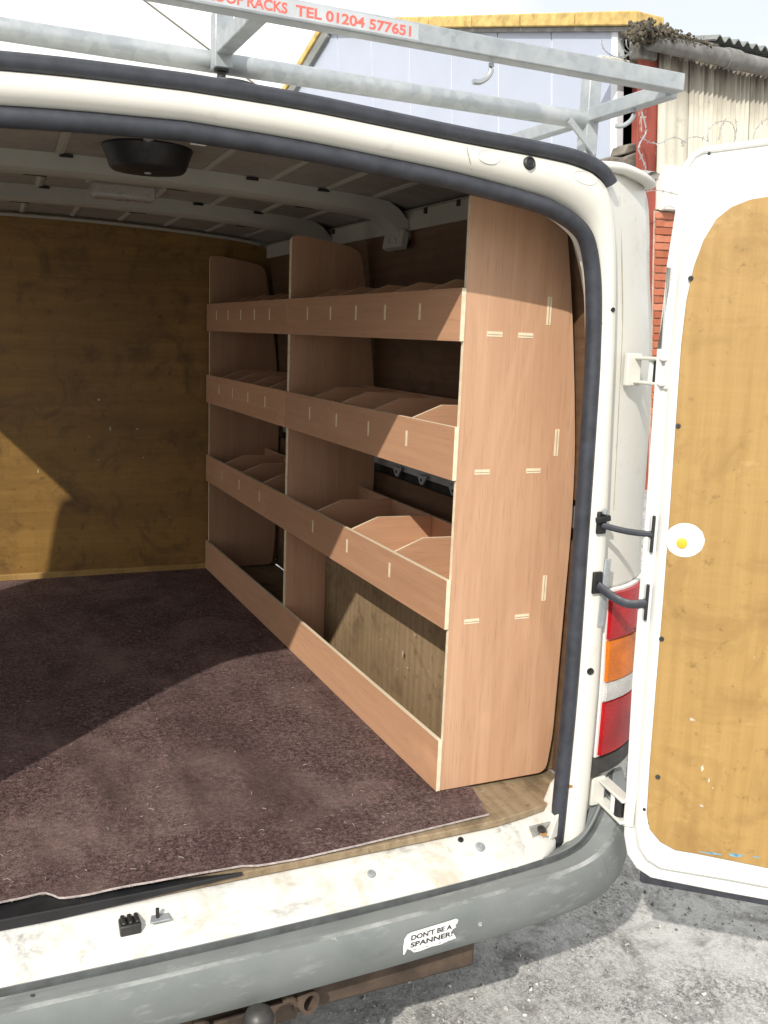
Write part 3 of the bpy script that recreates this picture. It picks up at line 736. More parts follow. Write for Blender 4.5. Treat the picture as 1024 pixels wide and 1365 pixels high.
# hinges between pillar and door
def hinge(za, name='door_hinge'):
    pa = Vector((.296, -.137, za)); pd = DQ+DU*.012+Vector((0, 0, za))+DN*.006
    b = MB()
    for dz in (.022, -.022):
        b.obox((pa+pd)/2+Vector((0, 0, dz)), (pd-pa)/2*1.15, Vector((pd-pa)).cross(Vector((0, 0, 1))).normalized()*.013, (0, 0, .0032))
    b.obox(pa+Vector((-.012, .004, 0)), (.016, 0, 0), (0, .006, 0), (0, 0, .030))
    b.obox(pd+DU*.008, DU*.010, DN*.005, (0, 0, .030))
    h = b.build(name, M['white'], van, bevel=.0025)
    k = (pa*.45+pd*.55)
    MB().lathe([(.009, -.019), (.009, .019)], k, (0, 0, 1), 14).build('hinge_pin', M['doorwhite'], h)
    MB().lathe([(.011, -.0185), (.011, .0185)], pa*.22+pd*.78, (0, 0, 1), 14).build('hinge_bush', M['black'], h)
    return h
hinge(un(865, 494, 'y', -.16).z); hinge(un(822, 1058, 'y', -.16).z)
# door check straps
def strap(px0, px1, sag, w):
    a = un(*px0, 'y', -.161); s = dloc(*px1, .008); b = DQ+DU*s[0]+DN*.008+Vector((0, 0, s[1]))
    pts = [a.lerp(b, t/8)+Vector((-.02*math.sin(t/8*math.pi)*sag*.3, -.02*math.sin(t/8*math.pi)*sag, -.025*math.sin(t/8*math.pi)*sag)) for t in range(9)]
    o = MB().tube(pts, .0045, 8, rz=w).build('check_strap', M['rubber'], van)
    mbr = MB(); mbr.obox(a+Vector((0, .003, .004)), (.010, 0, 0), (0, .0035, 0), (0, 0, .021)); mbr.build('strap_bracket', M['black'], o, bevel=.002)
    MB().obox(b, DU*.003, DN*.004, (0, 0, .034)).build('strap_plate', M['black'], o, bevel=.001)
    return o, a
o, a = strap((803, 700), (870, 712), .12, .006)
MB().obox(a+Vector((-.002, -.004, .012)), (.016, 0, .002), (0, .003, 0), (-.001, 0, .0055)).build('strap_lug', M['black'], o, bevel=.002)
MB().lathe([(.0058, 0), (.0052, .004), (.002, .0045)], a+Vector((.0, -.003, .026)), (0, -1, 0), 12).build('strap_screw', M['galv'], o)
strap((797, 780), (862, 803), .55, .0085)

# ------------------------------------------------------------------ interior of the van
def roof_z(x): 
    d = abs(x-CX)/.80; return 1.262-.035*d**2-.055*max(0, d-.8)*5*max(0, d-.8)
xs = [CX-.80+1.62*k/40 for k in range(41)]
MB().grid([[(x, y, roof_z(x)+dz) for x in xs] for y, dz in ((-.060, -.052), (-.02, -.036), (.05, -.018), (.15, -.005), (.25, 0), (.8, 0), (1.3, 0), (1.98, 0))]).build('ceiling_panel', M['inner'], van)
def ribz(x): return roof_z(x)-.040
def rib(y0, w):
    xs_ = [-1.21+(.10+1.21)*k/30 for k in range(31)]
    R = []
    for x in xs_:
        z = ribz(x); R.append([(x, y0, roof_z(x)+.002), (x, y0+.006, z+.006), (x, y0+.018, z), (x, y0+w-.018, z), (x, y0+w-.006, z+.006), (x, y0+w, roof_z(x)+.002)])
    for k, (x, dz) in enumerate(((.14, -.006), (.17, -.022), (.195, -.048), (.212, -.075))):
        z = ribz(.10)+dz; R.append([(x+.018, y0, z+.04), (x+.004, y0+.006, z+.006), (x, y0+.018, z), (x, y0+w-.018, z), (x+.004, y0+w-.006, z+.006), (x+.018, y0+w, z+.04)])
    Rm = []
    for r in R[::-1]: Rm.append([(2*CX-x, y, z) for x, y, z in r])
    for i in range(len(R)):
        pass
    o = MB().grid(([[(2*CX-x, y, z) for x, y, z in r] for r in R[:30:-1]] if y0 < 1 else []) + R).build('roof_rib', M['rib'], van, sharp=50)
    # slots pressed through the rib
    for k in range(4):
        x = -1.0+.32*k; MB().obox((x, y0+w*.8, ribz(x)+.0005), (.025, 0, 0), (0, .003, 0), (0, 0, .002)).build('rib_slot', M['black'], o)
    MB().obox((.203, y0+w/2, 1.143), (.010, 0, -.004), (0, w*.62, 0), (.004, 0, .022)).build('rib_foot', M['rib'], o, bevel=.004)
    for yy in (-.02, .02): MB().lathe([(.006, 0), (.006, .004), (.003, .005)], (.192, y0+w/2+yy, 1.142), (-1, 0, -.2), 10).build('rib_bolt', M['galv'], o)
    return o
rib(.72, .095); rib(1.27, .085)
# pressed stiffeners along the roof panel
for k, x in enumerate((-1.2, -1.02, -.86, -.66, -.50, -.34, -.18, -.03, .10)):
    for (y0, y1) in ((.22, .71), (.82, 1.265), (1.36, 1.95)):
        sx = random.uniform(-.01, .01)
        MB().tube([(x+sx, y0+.02, roof_z(x)+.001), (x+sx+.02, y1-.01, roof_z(x)+.001)], .011, 6, rz=.007).build('roof_stiffener', M['rib'], van)
for x in (-.78, -.62, -.41, -.2, -.02): 
    for yy in (.718, 1.268):
        MB().obox((x, yy-.004, roof_z(x)-.005), (.014, 0, 0), (0, .004, 0), (0, 0, .003)).build('adhesive_bead', M['dark'], van)
# rear edge flange of the roof panel above the bulkhead
MB().tube([(x, 1.944, roof_z(x)-.014) for x in xs[2:-2]], .006, 6).build('roof_flange', M['rib'], van)
# cant rails
for sg in (1, -1):
    x0, x1 = sorted((CX+sg*.765, CX+sg*.80)); 
    ye = 1.945 if sg == 1 else .95; c = MB().box((x0, -.08, 1.165), (x1, ye, 1.212)); c.box((x0-.006, -.08, 1.2125), (x1, ye, 1.2145)); c.build('cant_rail', M['rib'], van, bevel=.004)
    for y in (.45, .62, 1.25, 1.6): MB().obox((CX+sg*.7635, y, 1.205), (.003, 0, 0), (0, .006, 0), (0, 0, .007)).build('rail_clip', M['black'], van)
# black dome speaker under the roof
q = un(194, 203, 'z', 1.248)
q = Vector((-.478, .53, roof_z(-.478)))
MB().lathe([(.090, .0), (.092, -.004), (.090, -.008), (.078, -.042), (.073, -.047), (.030, -.050), (.001, -.051)], q, (0, 0, 1), 40).build('ceiling_speaker', M['black'], van, sharp=45)
MB().lathe([(.008, -.050), (.006, -.053)], q, (0, 0, 1), 12).build('speaker_badge', M['galv'], van)
# interior lamp between the ribs
lb = MB().box((-.545, .93, 1.243), (-.375, 1.005, 1.262)); lamp = lb.build('interior_lamp', M['rib'], van, bevel=.005)
ll = MB().box((-.538, .936, 1.206), (-.382, .999, 1.243)); ll.build('lamp_cover', M['lamp'], lamp, bevel=.009, seg=3)
# bulkhead boards
def bz(x): return roof_z(x)-.004
lo = MB().prism([(-1.40, 1.955, .012), (.30, 1.955, .012), (.295, 1.955, .6), (.265, 1.955, 1.055), (-1.345, 1.955, 1.055), (-1.38, 1.955, .6)], (0, .010, 0), 0, 1)
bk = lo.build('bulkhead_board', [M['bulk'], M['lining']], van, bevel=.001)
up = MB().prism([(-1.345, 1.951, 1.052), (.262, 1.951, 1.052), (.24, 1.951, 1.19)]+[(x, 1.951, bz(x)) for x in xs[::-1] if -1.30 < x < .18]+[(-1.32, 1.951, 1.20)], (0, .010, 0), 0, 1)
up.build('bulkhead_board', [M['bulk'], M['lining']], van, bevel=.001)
MB().box((-.004, 1.942, -.006), (.276, 1.953, .014)).build('floor_batten', M['lining'], van, bevel=.002)
MB().box((-1.38, 1.938, -.006), (-.005, 1.953, .018)).build('floor_batten', M['doorply'], van, bevel=.002)
random.seed(5)
for (px, py, w, h) in ((132, 533, 3, 3), (147, 571, 2, 6), (183, 572, 4, 2), (119, 582, 2, 2), (191, 610, 2, 2), (131, 613, 2, 2), (51, 628, 2, 5), (226, 689, 2, 1)):
    cc = un(px, py, 'y', 1.9545); N = 10
    MB().add([cc+Vector((random.uniform(.5, 1.2)*w*.0014*math.cos(6.283*k/N), 0, random.uniform(.5, 1.2)*h*.0014*math.sin(6.283*k/N))) for k in range(N)], [tuple(range(N))]).build('chip', M['palemark'], bk)
# side lining boards (both sides), metal waist rail, wheel-arch boxes
def side_x(z): 
    T = [(-.01, .278), (.30, .280), (.55, .278), (.70, .272), (.85, .262), (1.0, .246), (1.10, .232), (1.17, .222)]
    for (a, b), (c, d) in zip(T, T[1:]):
        if z <= c: return b+(d-b)*(z-a)/(c-a)
    return T[-1][1]
for sg in (1, -1):
    y1 = 1.9542 if sg == 1 else 1.02
    for z0, z1 in ((-.006, .500), (.585, 1.165)):
        zz = [z0+(z1-z0)*k/6 for k in range(7)]
        R = [[(side_x(z) if sg == 1 else 2*CX-side_x(z), y, z) for z in zz] for y in (-.08, y1)]
        R2 = [[(x+.006*sg, y, z) for x, y, z in r] for r in R]
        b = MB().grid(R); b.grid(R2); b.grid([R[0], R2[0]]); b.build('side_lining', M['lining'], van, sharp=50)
    X = CX+sg*.858
    MB().obox((X, .93 if sg == 1 else .46, .542), (.012, 0, 0), (0, 1.02 if sg == 1 else .56, 0), (0, 0, .050)).build('waist_rail', M['dark'], van)
    MB().obox((X-sg*.006, .93 if sg == 1 else .46, .545), (.014, 0, 0), (0, 1.01 if sg == 1 else .55, 0), (0, 0, .024)).build('rail_plate', M['galv'], van, bevel=.003)
    for y in (.30, .52, .70, .86, 1.45):
        if sg == -1: continue
        c = Vector((.281, y, .520)); o = MB().prism([c+Vector((0, -.030, .014)), c+Vector((0, .030, .014)), c+Vector((0, .020, 0)), c+Vector((0, .008, -.014)), c+Vector((0, -.008, -.014)), c+Vector((0, -.020, 0))], (-.005, 0, 0), 0, 0).build('rail_bracket', M['galv'], van, bevel=.002)
        MB().lathe([(.004, 0), (.004, .002)], c+Vector((-.005, 0, 0)), (-1, 0, 0), 10).build('bracket_hole', M['black'], o)
    a0, a1 = sorted((CX+sg*.672, CX+sg*.832))
    MB().box((a0, .016, -.006), (a1, 1.000, .325)).build('wheel_arch_box', M['arch'], van, bevel=.003)
random.seed(9)
for (px, py, w, h) in ((537, 870, 3, 12), (543, 890, 4, 3), (553, 846, 2, 4), (452, 822, 1.5, 9), (565, 940, 1.5, 5), (530, 892, 3, 2), (508, 852, 1, 6), (480, 840, 1, 3)):
    cc = un(px, py, 'x', .1115); N = 12
    MB().add([cc+Vector((0, random.uniform(.2, 1.2)*w*.0016*math.cos(6.283*k/N), random.uniform(.2, 1.2)*h*.0010*math.sin(6.283*k/N))) for k in range(N)], [tuple(range(N))]).build('chip', M['palemark'], van)

# ================================================================== CARPET
def creases():
    S_ = []
    for (a, b, h) in (((151, 1048), (140, 1085), .005), ((140, 1085), (120, 1116), .005), ((30, 1065), (12, 1110), .004), ((372, 855), (520, 985), .0022), ((205, 935), (262, 906), .0018), ((40, 850), (280, 835), .002), ((420, 1040), (560, 1075), .0015), ((180, 1040), (330, 1040), .0012)):
        S_.append((un(*a, 'z', 0).to_2d(), un(*b, 'z', 0).to_2d(), h))
    return S_
CR = creases()
front = [(p.x, p.y) for p in [un(*q, 'z', .002) for q in ((0, 1204), (28, 1196), (57, 1187), (66, 1188), (80, 1194), (120, 1190), (200, 1178), (270, 1162), (312, 1153), (322, 1151), (345, 1150), (400, 1141), (480, 1123), (560, 1104), (630, 1087), (652, 1082))]]
front = [(-1.30, -.105), (-1.1, -.107), (-.95, -.112)] + front
def front_y(x):
    for (a, b), (c, d) in zip(front, front[1:]):
        if a <= x <= c: return b+(d-b)*(x-a)/(c-a)
    return front[-1][1] if x > front[-1][0] else front[0][1]
nx, ny = 150, 170; R = []; R2 = []
for j in range(ny+1):
    v = (j/ny)**1.5; row = []
    for i in range(nx+1):
        xr = .048 if v < .02 else .048+.05*min(1, v*8)
        x = -1.30+(xr+1.30)*i/nx
        y0 = front_y(x); y = y0+(1.936-y0)*v
        z = .0012*noise.noise((x*3, y*3, 1))+.0006*noise.noise((x*9, y*9, 5))
        for a, b, h in CR:
            p = Vector((x, y)); ab = b-a; t = max(0, min(1, (p-a).dot(ab)/ab.length_squared)); d = (p-(a+ab*t)).length
            z += h*math.exp(-(d/.014)**2)*math.sin(math.pi*min(1, max(.05, t)))
        lift = max(0, 1-(y-y0)/.07); wl = max(0, min(1, (-.42-x)/.25))
        z += lift**2*wl*(.007+.005*math.sin(x*19))
        z = min(z, .0022) if x > -.02 else z
        row.append((x, y, z-.0018))
    R.append(row)
cp = MB().grid(R)
ed_ = [[(x, y-.0005, z-.0035) for x, y, z in R[0]], R[0]]
cp.grid(ed_, 1)
rt = [[(r[-1][0]+.0005, r[-1][1], r[-1][2]-.006) for r in R], [r[-1] for r in R]]; cp.grid(rt, 1)
M['cedge'] = m_plain('carpet_backing', (.36, .31, .29), .95, 0, .3, 80)
carpet = cp.build('carpet', [M['carpet'], M['cedge']], None, fix=False)
random.seed(31); ln = MB()
for k in range(90):
    x, y = random.uniform(-.85, -.03), -.08+1.3*random.random()**2; a_ = random.uniform(0, 6.3); l_ = random.uniform(.003, .013)
    p0 = Vector((x, y, .0022)); p2 = p0+Vector((math.cos(a_)*l_, math.sin(a_)*l_, 0)); p1 = (p0+p2)/2+Vector((random.uniform(-.002, .002), random.uniform(-.002, .002), .001))
    ln.tube([p0, p1, p2], random.uniform(.0003, .0007), 4)
fr = R[0]
for k in range(260):        # frayed threads along the cut edge
    i_ = random.randrange(0, nx); p0 = Vector(fr[i_])+Vector((random.uniform(0, .008), 0, -.001)); p2 = p0+Vector((random.uniform(-.004, .004), -random.uniform(.001, .006), random.uniform(-.002, .001)))
    ln.tube([p0, p2], .0003, 4)
lo_ = ln.build('lint', M['cedge'], carpet, fix=False); lo_['kind'] = 'stuff'
tag(carpet, 'dark brown carpet laid over the van load floor, edge wavy', 'carpet')

# ================================================================== SHELVING RACK
rack = thing('shelving_rack', 'pinkish plywood van racking with three trayed shelves against the side wall', 'shelving', (.12, .96, 0))
YM, YF, T = 1.013, 1.935, .009
def rnd(pts, r, n=5):       # round the corners given as (x, z, radius)
    out = []; N = len(pts)
    for i, (x, z, rr) in enumerate(pts):
        if rr <= 0: out.append((x, z)); continue
        p = Vector((x, z)); a = Vector(pts[i-1][:2])-p; b = Vector(pts[(i+1) % N][:2])-p
        rr_ = min(rr, a.length*.45, b.length*.45); a = p+a.normalized()*rr_; b = p+b.normalized()*rr_
        for k in range(n+1):
            t = k/n; out.append(tuple((1-t)**2*a+2*t*(1-t)*p+t*t*b))
    return out
pan_out = rnd([(0, 0, 0), (.252, 0, .022), (.263, .08, .05), (.268, .377, .3), (.271, .53, .2), (.266, .69, .2), (.250, .836, .2), (.232, .979, .2), (.205, 1.133, .035), (.14, 1.147, .05), (.035, 1.161, .045), (-.002, 1.160, .045)], 0)
def panel(y0, y1, name, mat):
    return MB().prism([(x, y0, z) for x, z in pan_out], (0, y1-y0, 0), 0, 1).build(name, [M[mat], M['edge']], rack, bevel=.0006)
endp = panel(0, T, 'end_panel', 'plyend')
panel(YM-.0092, YM-.0002, 'divider_panel', 'ply'); panel(YM+.0002, YM+.0092, 'divider_panel', 'ply'); panel(YF-T, YF, 'end_panel', 'ply')
lipz = dict(k=(0.0, .1083), a=(.3385, .437), b=(.632, .7336), c=(.892, .9884))
def lip(y0, y1, z0, z1, name='shelf_lip'):
    w = MB()
    w.add([(-.0105, y0, z0), (-.0012, y0, z0), (-.0012, y1, z0), (-.0105, y1, z0), (-.0105, y0, z1), (-.0012, y0, z1), (-.0012, y1, z1), (-.0105, y1, z1)],
          [(3, 2, 1, 0), (4, 5, 6, 7), (0, 1, 5, 4), (1, 2, 6, 5), (2, 3, 7, 6), (3, 0, 4, 7)], [1, 1, 1, 0, 1, 0])
    return w.build(name, [M['plyh'], M['edge']], rack, bevel=.0006)
lips = {}
lip(-.001, YF+.001, *lipz['k'], 'kick_board'); lips['a'] = [lip(-.001, YF+.001, *lipz['a'])]
for kz in 'bc': lips[kz] = [lip(-.001, YM-.0003, *lipz[kz]), lip(YM+.0003, YF+.001, *lipz[kz])]
shelf = dict(a=(.350, .215, [.264, .513, .756], [1.243, 1.474, 1.696]), b=(.6475, .219, [.207, .408, .608, .802], [1.200, 1.384, 1.569, 1.748]), c=(.908, .181, [.171, .341, .505, .669, .838], [1.170, 1.326, 1.479, 1.635, 1.791]))
for kz, (z, xb, d1, d2) in shelf.items():
    zt_ = lipz[kz][1]
    for (y0, y1, dd, ln) in ((T, YM-.0095, d1, 0), (YM+.0095, YF-T, d2, -1)):
        sb = MB(); x0, x1, za, zb_ = 0.0, xb+.009, z-.0045, z+.0045
        sb.box((x0, y0+.0003, za), (x1, y1-.0003, zb_), [0, 0, 1, 1, 1, 1]); sb.build('shelf', [M['plyh'], M['edge']], rack, bevel=.0004)
        rb = MB().box((xb, y0+.0003, zb_+.0003), (xb+.009, y1-.0003, zt_+.022), [1, 1, 1, 0, 1, 0]); rb.build('back_rail', [M['plyh'], M['edge']], rack, bevel=.0004)
        for y in dd:
            o = [(.0, zb_+.0003), (.0, zt_-.001), (.068, zt_+.026), (xb-.0004, zt_+.024), (xb-.0004, zb_+.0003)]
            MB().prism([(x, y-.0035, zz) for x, zz in o], (0, .007, 0), 0, 1).build('tray_divider', [M['plyx'], M['edge']], rack, bevel=.0004)
            lobj = lips[kz][ln]
            MB().box((-.0111, y-.004, (lipz[kz][0]+zt_)/2-.017+.008), (-.0102, y+.004, (lipz[kz][0]+zt_)/2+.017+.006)).build('tenon', M['edge'], lobj)
M['tline'] = m_plain('ply_core_line', (.30, .20, .11), .8)
for (x, z, v) in ((.181, .956, 1), (.2195, .7025, 1), (.215, .406, 1), (.064, .908, 0), (.132, .908, 0), (.054, .6475, 0), (.170, .6475, 0), (.050, .3505, 0), (.166, .3505, 0)):
    hw, hh = (.0048, .0265) if v else (.0165, .0048)
    t_ = MB().box((x-hw, -.0007, z-hh), (x+hw, .0005, z+hh)).build('tenon', M['edge'], endp)
    if v: MB().box((x-.0007, -.0010, z-hh*.94), (x+.0005, -.0002, z+hh*.94)).build('core_line', M['tline'], t_)
    else: MB().box((x-hw*.94, -.0010, z-.0016), (x+hw*.94, -.0002, z-.0004)).build('core_line', M['tline'], t_)

# ================================================================== ROOF RACK
RZ, RY, TY, RX = 1.3335, -.205, .045, .272
rr = thing('roof_rack', 'galvanised steel roof rack with red lettering on its rear bar, mounted on van', 'roof rack', (CX, 1.0, 1.26))
xe0, xe1 = 2*CX-RX-.015, un(905, 118, 'y', RY).x
zb_ = RZ
bar = MB().box((2*CX-xe1, RY-.0145, RZ-.0145), (xe1, RY+.0145, RZ+.0145)).build('rear_bar', M['galv'], rr, bevel=.0025)
tubez = 1.319
MB().tube([(2*CX-RX, TY, tubez), (RX, TY, tubez)], .0165, 16).build('cross_tube', M['galv'], rr)
for x in (RX, 2*CX-RX):
    MB().box((x-.0125, RY+.0146, RZ-.019), (x+.0125, 2.3, RZ+.006)).build('side_rail', M['galv'], rr, bevel=.002)
    MB().box((x-.0135, TY-.014, 1.243), (x+.0135, TY+.016, 1.418)).build('post', M['galv'], rr, bevel=.002)
    MB().box((x-.03, TY-.03, 1.238), (x+.03, TY+.03, 1.243)).build('post_foot', M['galv'], rr, bevel=.001)
    s_ = 1 if x == RX else -1
    MB().obox((x-s_*.028, TY-.022, 1.283), (.031, 0, -.026*s_ if s_ == 1 else .026), (0, .003, 0), (.0045*.7, 0, .0045)).build('brace', M['galv'], rr)
for y in (.8, 1.55, 2.28):
    MB().tube([(2*CX-RX+.013, y, tubez), (RX-.013, y, tubez)], .0165, 12).build('cross_tube', M['galv'], rr)
    for x in (RX, 2*CX-RX): MB().box((x-.0135, y-.016, 1.238), (x+.0135, y+.016, 1.3135)).build('post', M['galv'], rr, bevel=.002)
# centre post with its arm to the rear bar
px_ = un(293, 70, 'y', TY-.02)
cx_ = px_.x
zf = un(295, 96, 'y', TY-.02).z
MB().box((cx_-.0145, TY-.048, zf), (cx_+.0145, TY-.0175, zf+.084)).build('post', M['galv'], rr, bevel=.002)
MB().obox(((cx_), (TY-.02+RY)/2, RZ-.001), (.0125, 0, 0), (0, (TY-.02-RY)/2-.012, 0), (0, 0, .0125)).build('rear_arm', M['galv'], rr, bevel=.002)
MB().lathe([(.007, -.022), (.007, -.004), (.012, -.003), (.012, .0)], (cx_, TY-.032, zf), (0, 0, 1), 14).build('foot_bolt', M['iron'], rr)
MB().lathe([(.050, -.012), (.046, .003), (.028, .0075), (.006, .008)], (cx_+.01, TY-.032, zf-.024), (0, 0, 1), 24).build('foot_pad', M['rubber'], rr)
# hooks
def hook(p, d):
    d = Vector(d)
    MB().tube(catmull([p, p+Vector((0, 0, -.012)), p+d*.006+Vector((0, 0, -.022)), p+d*.018+Vector((0, 0, -.030)), p+d*.030+Vector((0, 0, -.031))], 4), .0042, 8).build('hook', M['galv'], rr)
hook(un(655, 84, 'y', RY), (-1, .0, 0)); hook(Vector((RX, -.09, RZ-.018)), (-1, .3, 0))
# lettering on the rear face of the bar
yl = RY-.0145
xa, xb2 = un(300, 12, 'y', yl).x, un(548, 44, 'y', yl).x
xt = un(394, 22, 'y', yl).x
tl, wl = text_mb('TEL 01204 577651', .0188, (xt, yl, RZ-.0066), (1, 0, 0), (0, 0, 1), .0009, .0006, xb2-xt)
tl.build('lettering', M['redtext'], bar, fix=False)
wr = wl*11/16*.93
t2, _ = text_mb('ROOF RACKS', .0188, (xt-.012-wr, yl, RZ-.0066), (1, 0, 0), (0, 0, 1), .0009, .0006, wr)
t2.build('lettering', M['redtext'], bar, fix=False)
MB().box((xt-.022-wr, yl-.0004, RZ-.0105), (xb2+.012, yl+.0002, RZ+.0115)).build('label_strip', M['tapegrey'], bar)

# ================================================================== WAREHOUSE
# the yard is not level with the van: the shed leans a few degrees in the van's own frame
TILT = math.radians(-4.0)
def lev(px, py):
    c, s_ = math.cos(-TILT), math.sin(-TILT); x, y = px-850, py-40
    return 850+c*x-s_*y, 40+s_*x+c*y
ZE = 3.9
_k, _e = un(*lev(850, 40), 'z', ZE), un(*lev(1024, 82), 'z', ZE)
K = Vector((_k.x, _k.y, 0)); BU = Vector((_e.x-_k.x, _e.y-_k.y, 0)).normalized(); BV = Vector((-BU.y, BU.x, 0))
def tilt_root(o):
    ax = ray(850, 40).normalized(); T_ = Matrix.Translation(CAM) @ Matrix.Rotation(TILT, 4, ax) @ Matrix.Translation(-CAM)
    m = T_ @ Matrix.Translation(o.location); o.location = m.to_translation(); o.rotation_euler = m.to_euler()
wh = thing('warehouse', 'warehouse with pale blue cladding gable, corrugated side wall and brick base', 'building', K+BU*3+BV*5+Vector((0, 0, GZ)))
def W(a, b, z): return K+BU*a+BV*b+Vector((0, 0, z))
GB = GZ-1.2
def gab(px, py):
    q = unp(*lev(px, py), K, BU)-K; return q.dot(BV), q.z
def sid(px, py, o=0):
    q = unp(*lev(px, py), K+BV*o, BV)-K; return q.dot(BU), q.z
b_r, z_r = gab(440, 40); b_l, z_l = gab(393, 118); b_c, z_c = gab(822, 40)
sl = (z_r-z_c)/(b_r-b_c); sl2 = (z_r-z_l)/(b_l-b_r)
def top(b): return z_c+(b-b_c)*sl if b < b_r else z_r-(b-b_r)*sl2
b0 = gab(817, 160)[0]; pw = (gab(453.7, 160)[0]-b0)/6.0
b = b0
for k in range(13):
    x0, x1 = b+.012, b+pw-.012; ps = [W(0, x0, GB), W(0, x1, GB), W(0, x1, top(x1))]
    if x0 < b_r < x1: ps.append(W(0, b_r, z_r))
    ps.append(W(0, x0, top(x0)))
    MB().prism(ps, BU*.06, 0, 0).build('cladding_panel', M['cladding'], wh, bevel=.004)
    MB().prism([W(.012, x1-.002, GB), W(.012, x1+.026, GB), W(.012, x1+.026, top(x1)-.02), W(.012, x1-.002, top(x1)-.02)], BU*.03, 0, 0).build('joint_strip', M['joint'], wh)
    b += pw
bend = b
MB().prism([W(-.012, b0-.075, GB), W(-.012, b0+.01, GB), W(-.012, b0+.01, top(b0)-.02), W(-.012, b0-.075, top(b0)-.02)], BU*.09, 0, 0).build('corner_trim', M['joint'], wh)
# verge boards with yellow foam
def verge(b1, b2, h, m, o, nm, lift=0):
    z1, z2 = top(b1)+lift, top(b2)+lift
    MB().prism([W(-o, b1, z1), W(-o, b2, z2), W(-o, b2, z2+h), W(-o, b1, z1+h)], BU*(o+.3), 0, 0).build(nm, M[m], wh, bevel=.012)
segs = [b_c-.35+(b_r-b_c+.35)*k/7 for k in range(8)]
for k in range(7): verge(segs[k]+.01, segs[k+1]-.01, .13, 'yellow', .10, 'foam_strip', .03)
verge(b_c-.42, b_r, .05, 'gutter', .06, 'verge_board', -.02)
verge(b_r, bend, .10, 'yellow', .10, 'foam_strip', .10); verge(b_r, bend, .16, 'roofsheet', .07, 'verge_board', -.07)
# steel corner column, dark opening, beams
zc = sid(860, 60)[1]
a0c, a1 = sid(851, 150)[0], sid(877, 150)[0]
col = MB().prism([W(a0c, 0, GB), W(a1, 0, GB), W(a1, 0, zc), W(a0c, 0, zc)], BV*.02, 0, 0)
am = (a0c+a1)/2; col.prism([W(am-.01, .02, GB), W(am+.01, .02, GB), W(am+.01, .02, zc), W(am-.01, .02, zc)], BV*.18, 0, 0)
col.build('steel_column', M['redpaint'], wh, bevel=.006)
ib = MB().box((0, 0, 0), (1, 1, 1)); 
inn = MB().prism([W(1.2, .05, GB), W(1.2, .05, 3.75), W(1.2, 1.3, 4.0), W(1.2, 1.3, GB)], BU*.05, 0, 0)
inn.prism([W(.07, 1.3, GB), W(1.25, 1.3, GB), W(1.25, 1.3, 4.1), W(.07, 1.3, 4.1)], BV*.05, 0, 0); inn.build('inner_wall', M['dark'], wh)  # near-black walls and soffit: the interior's shade is put into the colour
MB().prism([W(.07, .05, 3.80), W(1.2, .05, 3.80), W(1.2, 1.4, 4.08), W(.07, 1.4, 4.08)], (0, 0, .03), 0, 0).build('soffit', M['dark'], wh)
q = sid(850, 92, .15); MB().obox(W(-.06, .16, q[1]), BU*.32, BV*.06, (0, 0, .045)).build('beam_end', M['beam'], wh, bevel=.01)
q = sid(862, 62, -.02); MB().obox(W(q[0], .02, q[1]-.02), BU*.13, BV*.07, (0, 0, .10)).build('padstone', M['padstone'], wh, bevel=.02)
for px, py, sx in ((838, 200, .14), (845, 212, .10), (832, 215, .09)):
    q = sid(px, py, .2); MB().obox(W(q[0], .2, q[1]), BU*sx+Vector((0, 0, .03)), BV*.1, (0.02, 0, .05)).build('rubble_block', M['rubble'], wh, bevel=.02)
MB().obox(W(sid(830, 200, .2)[0]+.2, .3, sid(838, 222, .2)[1]), BU*.45, BV*.2, (0, 0, .05)).build('inner_ledge', M['rubble'], wh, bevel=.02)
# corrugated side wall: sheets
z_sb = sid(905, 225)[1]; z_st = 3.72
a_s = a1-.02
def corr(a0, a1, z0, z1, o, name, mat, pitch=.0735, amp=.014, seed=0):
    n = int((a1-a0)/pitch*8); rows_ = []
    for z in (z0, (z0+z1)/2, z1): rows_.append([W(a0+(a1-a0)*i/n, -o+amp*math.cos(2*math.pi*(a0+(a1-a0)*i/n)/pitch), z) for i in range(n+1)])
    m = MB().grid(rows_); m.grid([[p+BV*.006 for p in r] for r in rows_]); m.grid([rows_[0], [p+BV*.006 for p in rows_[0]]])
    return m.build(name, M[mat], wh, sharp=70, fix=False)
x = a_s
zs0 = z_sb
corr(a_s, a_s+.47, sid(876, 233)[1], z_st+.02, .030, 'corrugated_sheet', 'sheet', .147, .006)
for k in range(8): corr(a_s+.44+.95*k, a_s+.44+.95*(k+1)+.05, z_sb, z_st-.03*k*0, .045+.012*(k % 2), 'corrugated_sheet', 'sheet')
# ledge and brick base
q0 = sid(878, 252); q1 = sid(878, 281)
MB().prism([W(a1+.02, -.10, q1[1]), W(a1+8, -.10, q1[1]), W(a1+8, -.10, z_sb+.02), W(a1+.02, -.10, z_sb-.01)], BV*.2, 0, 0).build('concrete_ledge', M['concrete'], wh, bevel=.01)
MB().prism([W(a1+.015, -.125, q1[1]-.01), W(a1+8, -.125, q1[1]-.01), W(a1+8, -.125, q1[1]+.035), W(a1+.015, -.125, q1[1]+.035)], BV*.1, 0, 0).build('ledge_drip', M['concrete'], wh, bevel=.006)
bw = MB().prism([W(a1-.03, -.01, GB), W(a1+8, -.01, GB), W(a1+8, -.01, q1[1]-.012), W(a1-.03, -.01, q1[1]-.012)], BV*.2, 0, 0).build('brick_wall', M['mortar'], wh)
bm0 = MB().obox((0, 0, 0), Vector((.1065, .0065, 0)), BV*.02, (0, 0, .0325)); proto = bm0.build('brick', M['brick'], None, bevel=.004, seg=1)
me_b = proto.data; bpy.data.objects.remove(proto)
zz = q1[1]-.06; row = 0; cnt = 0
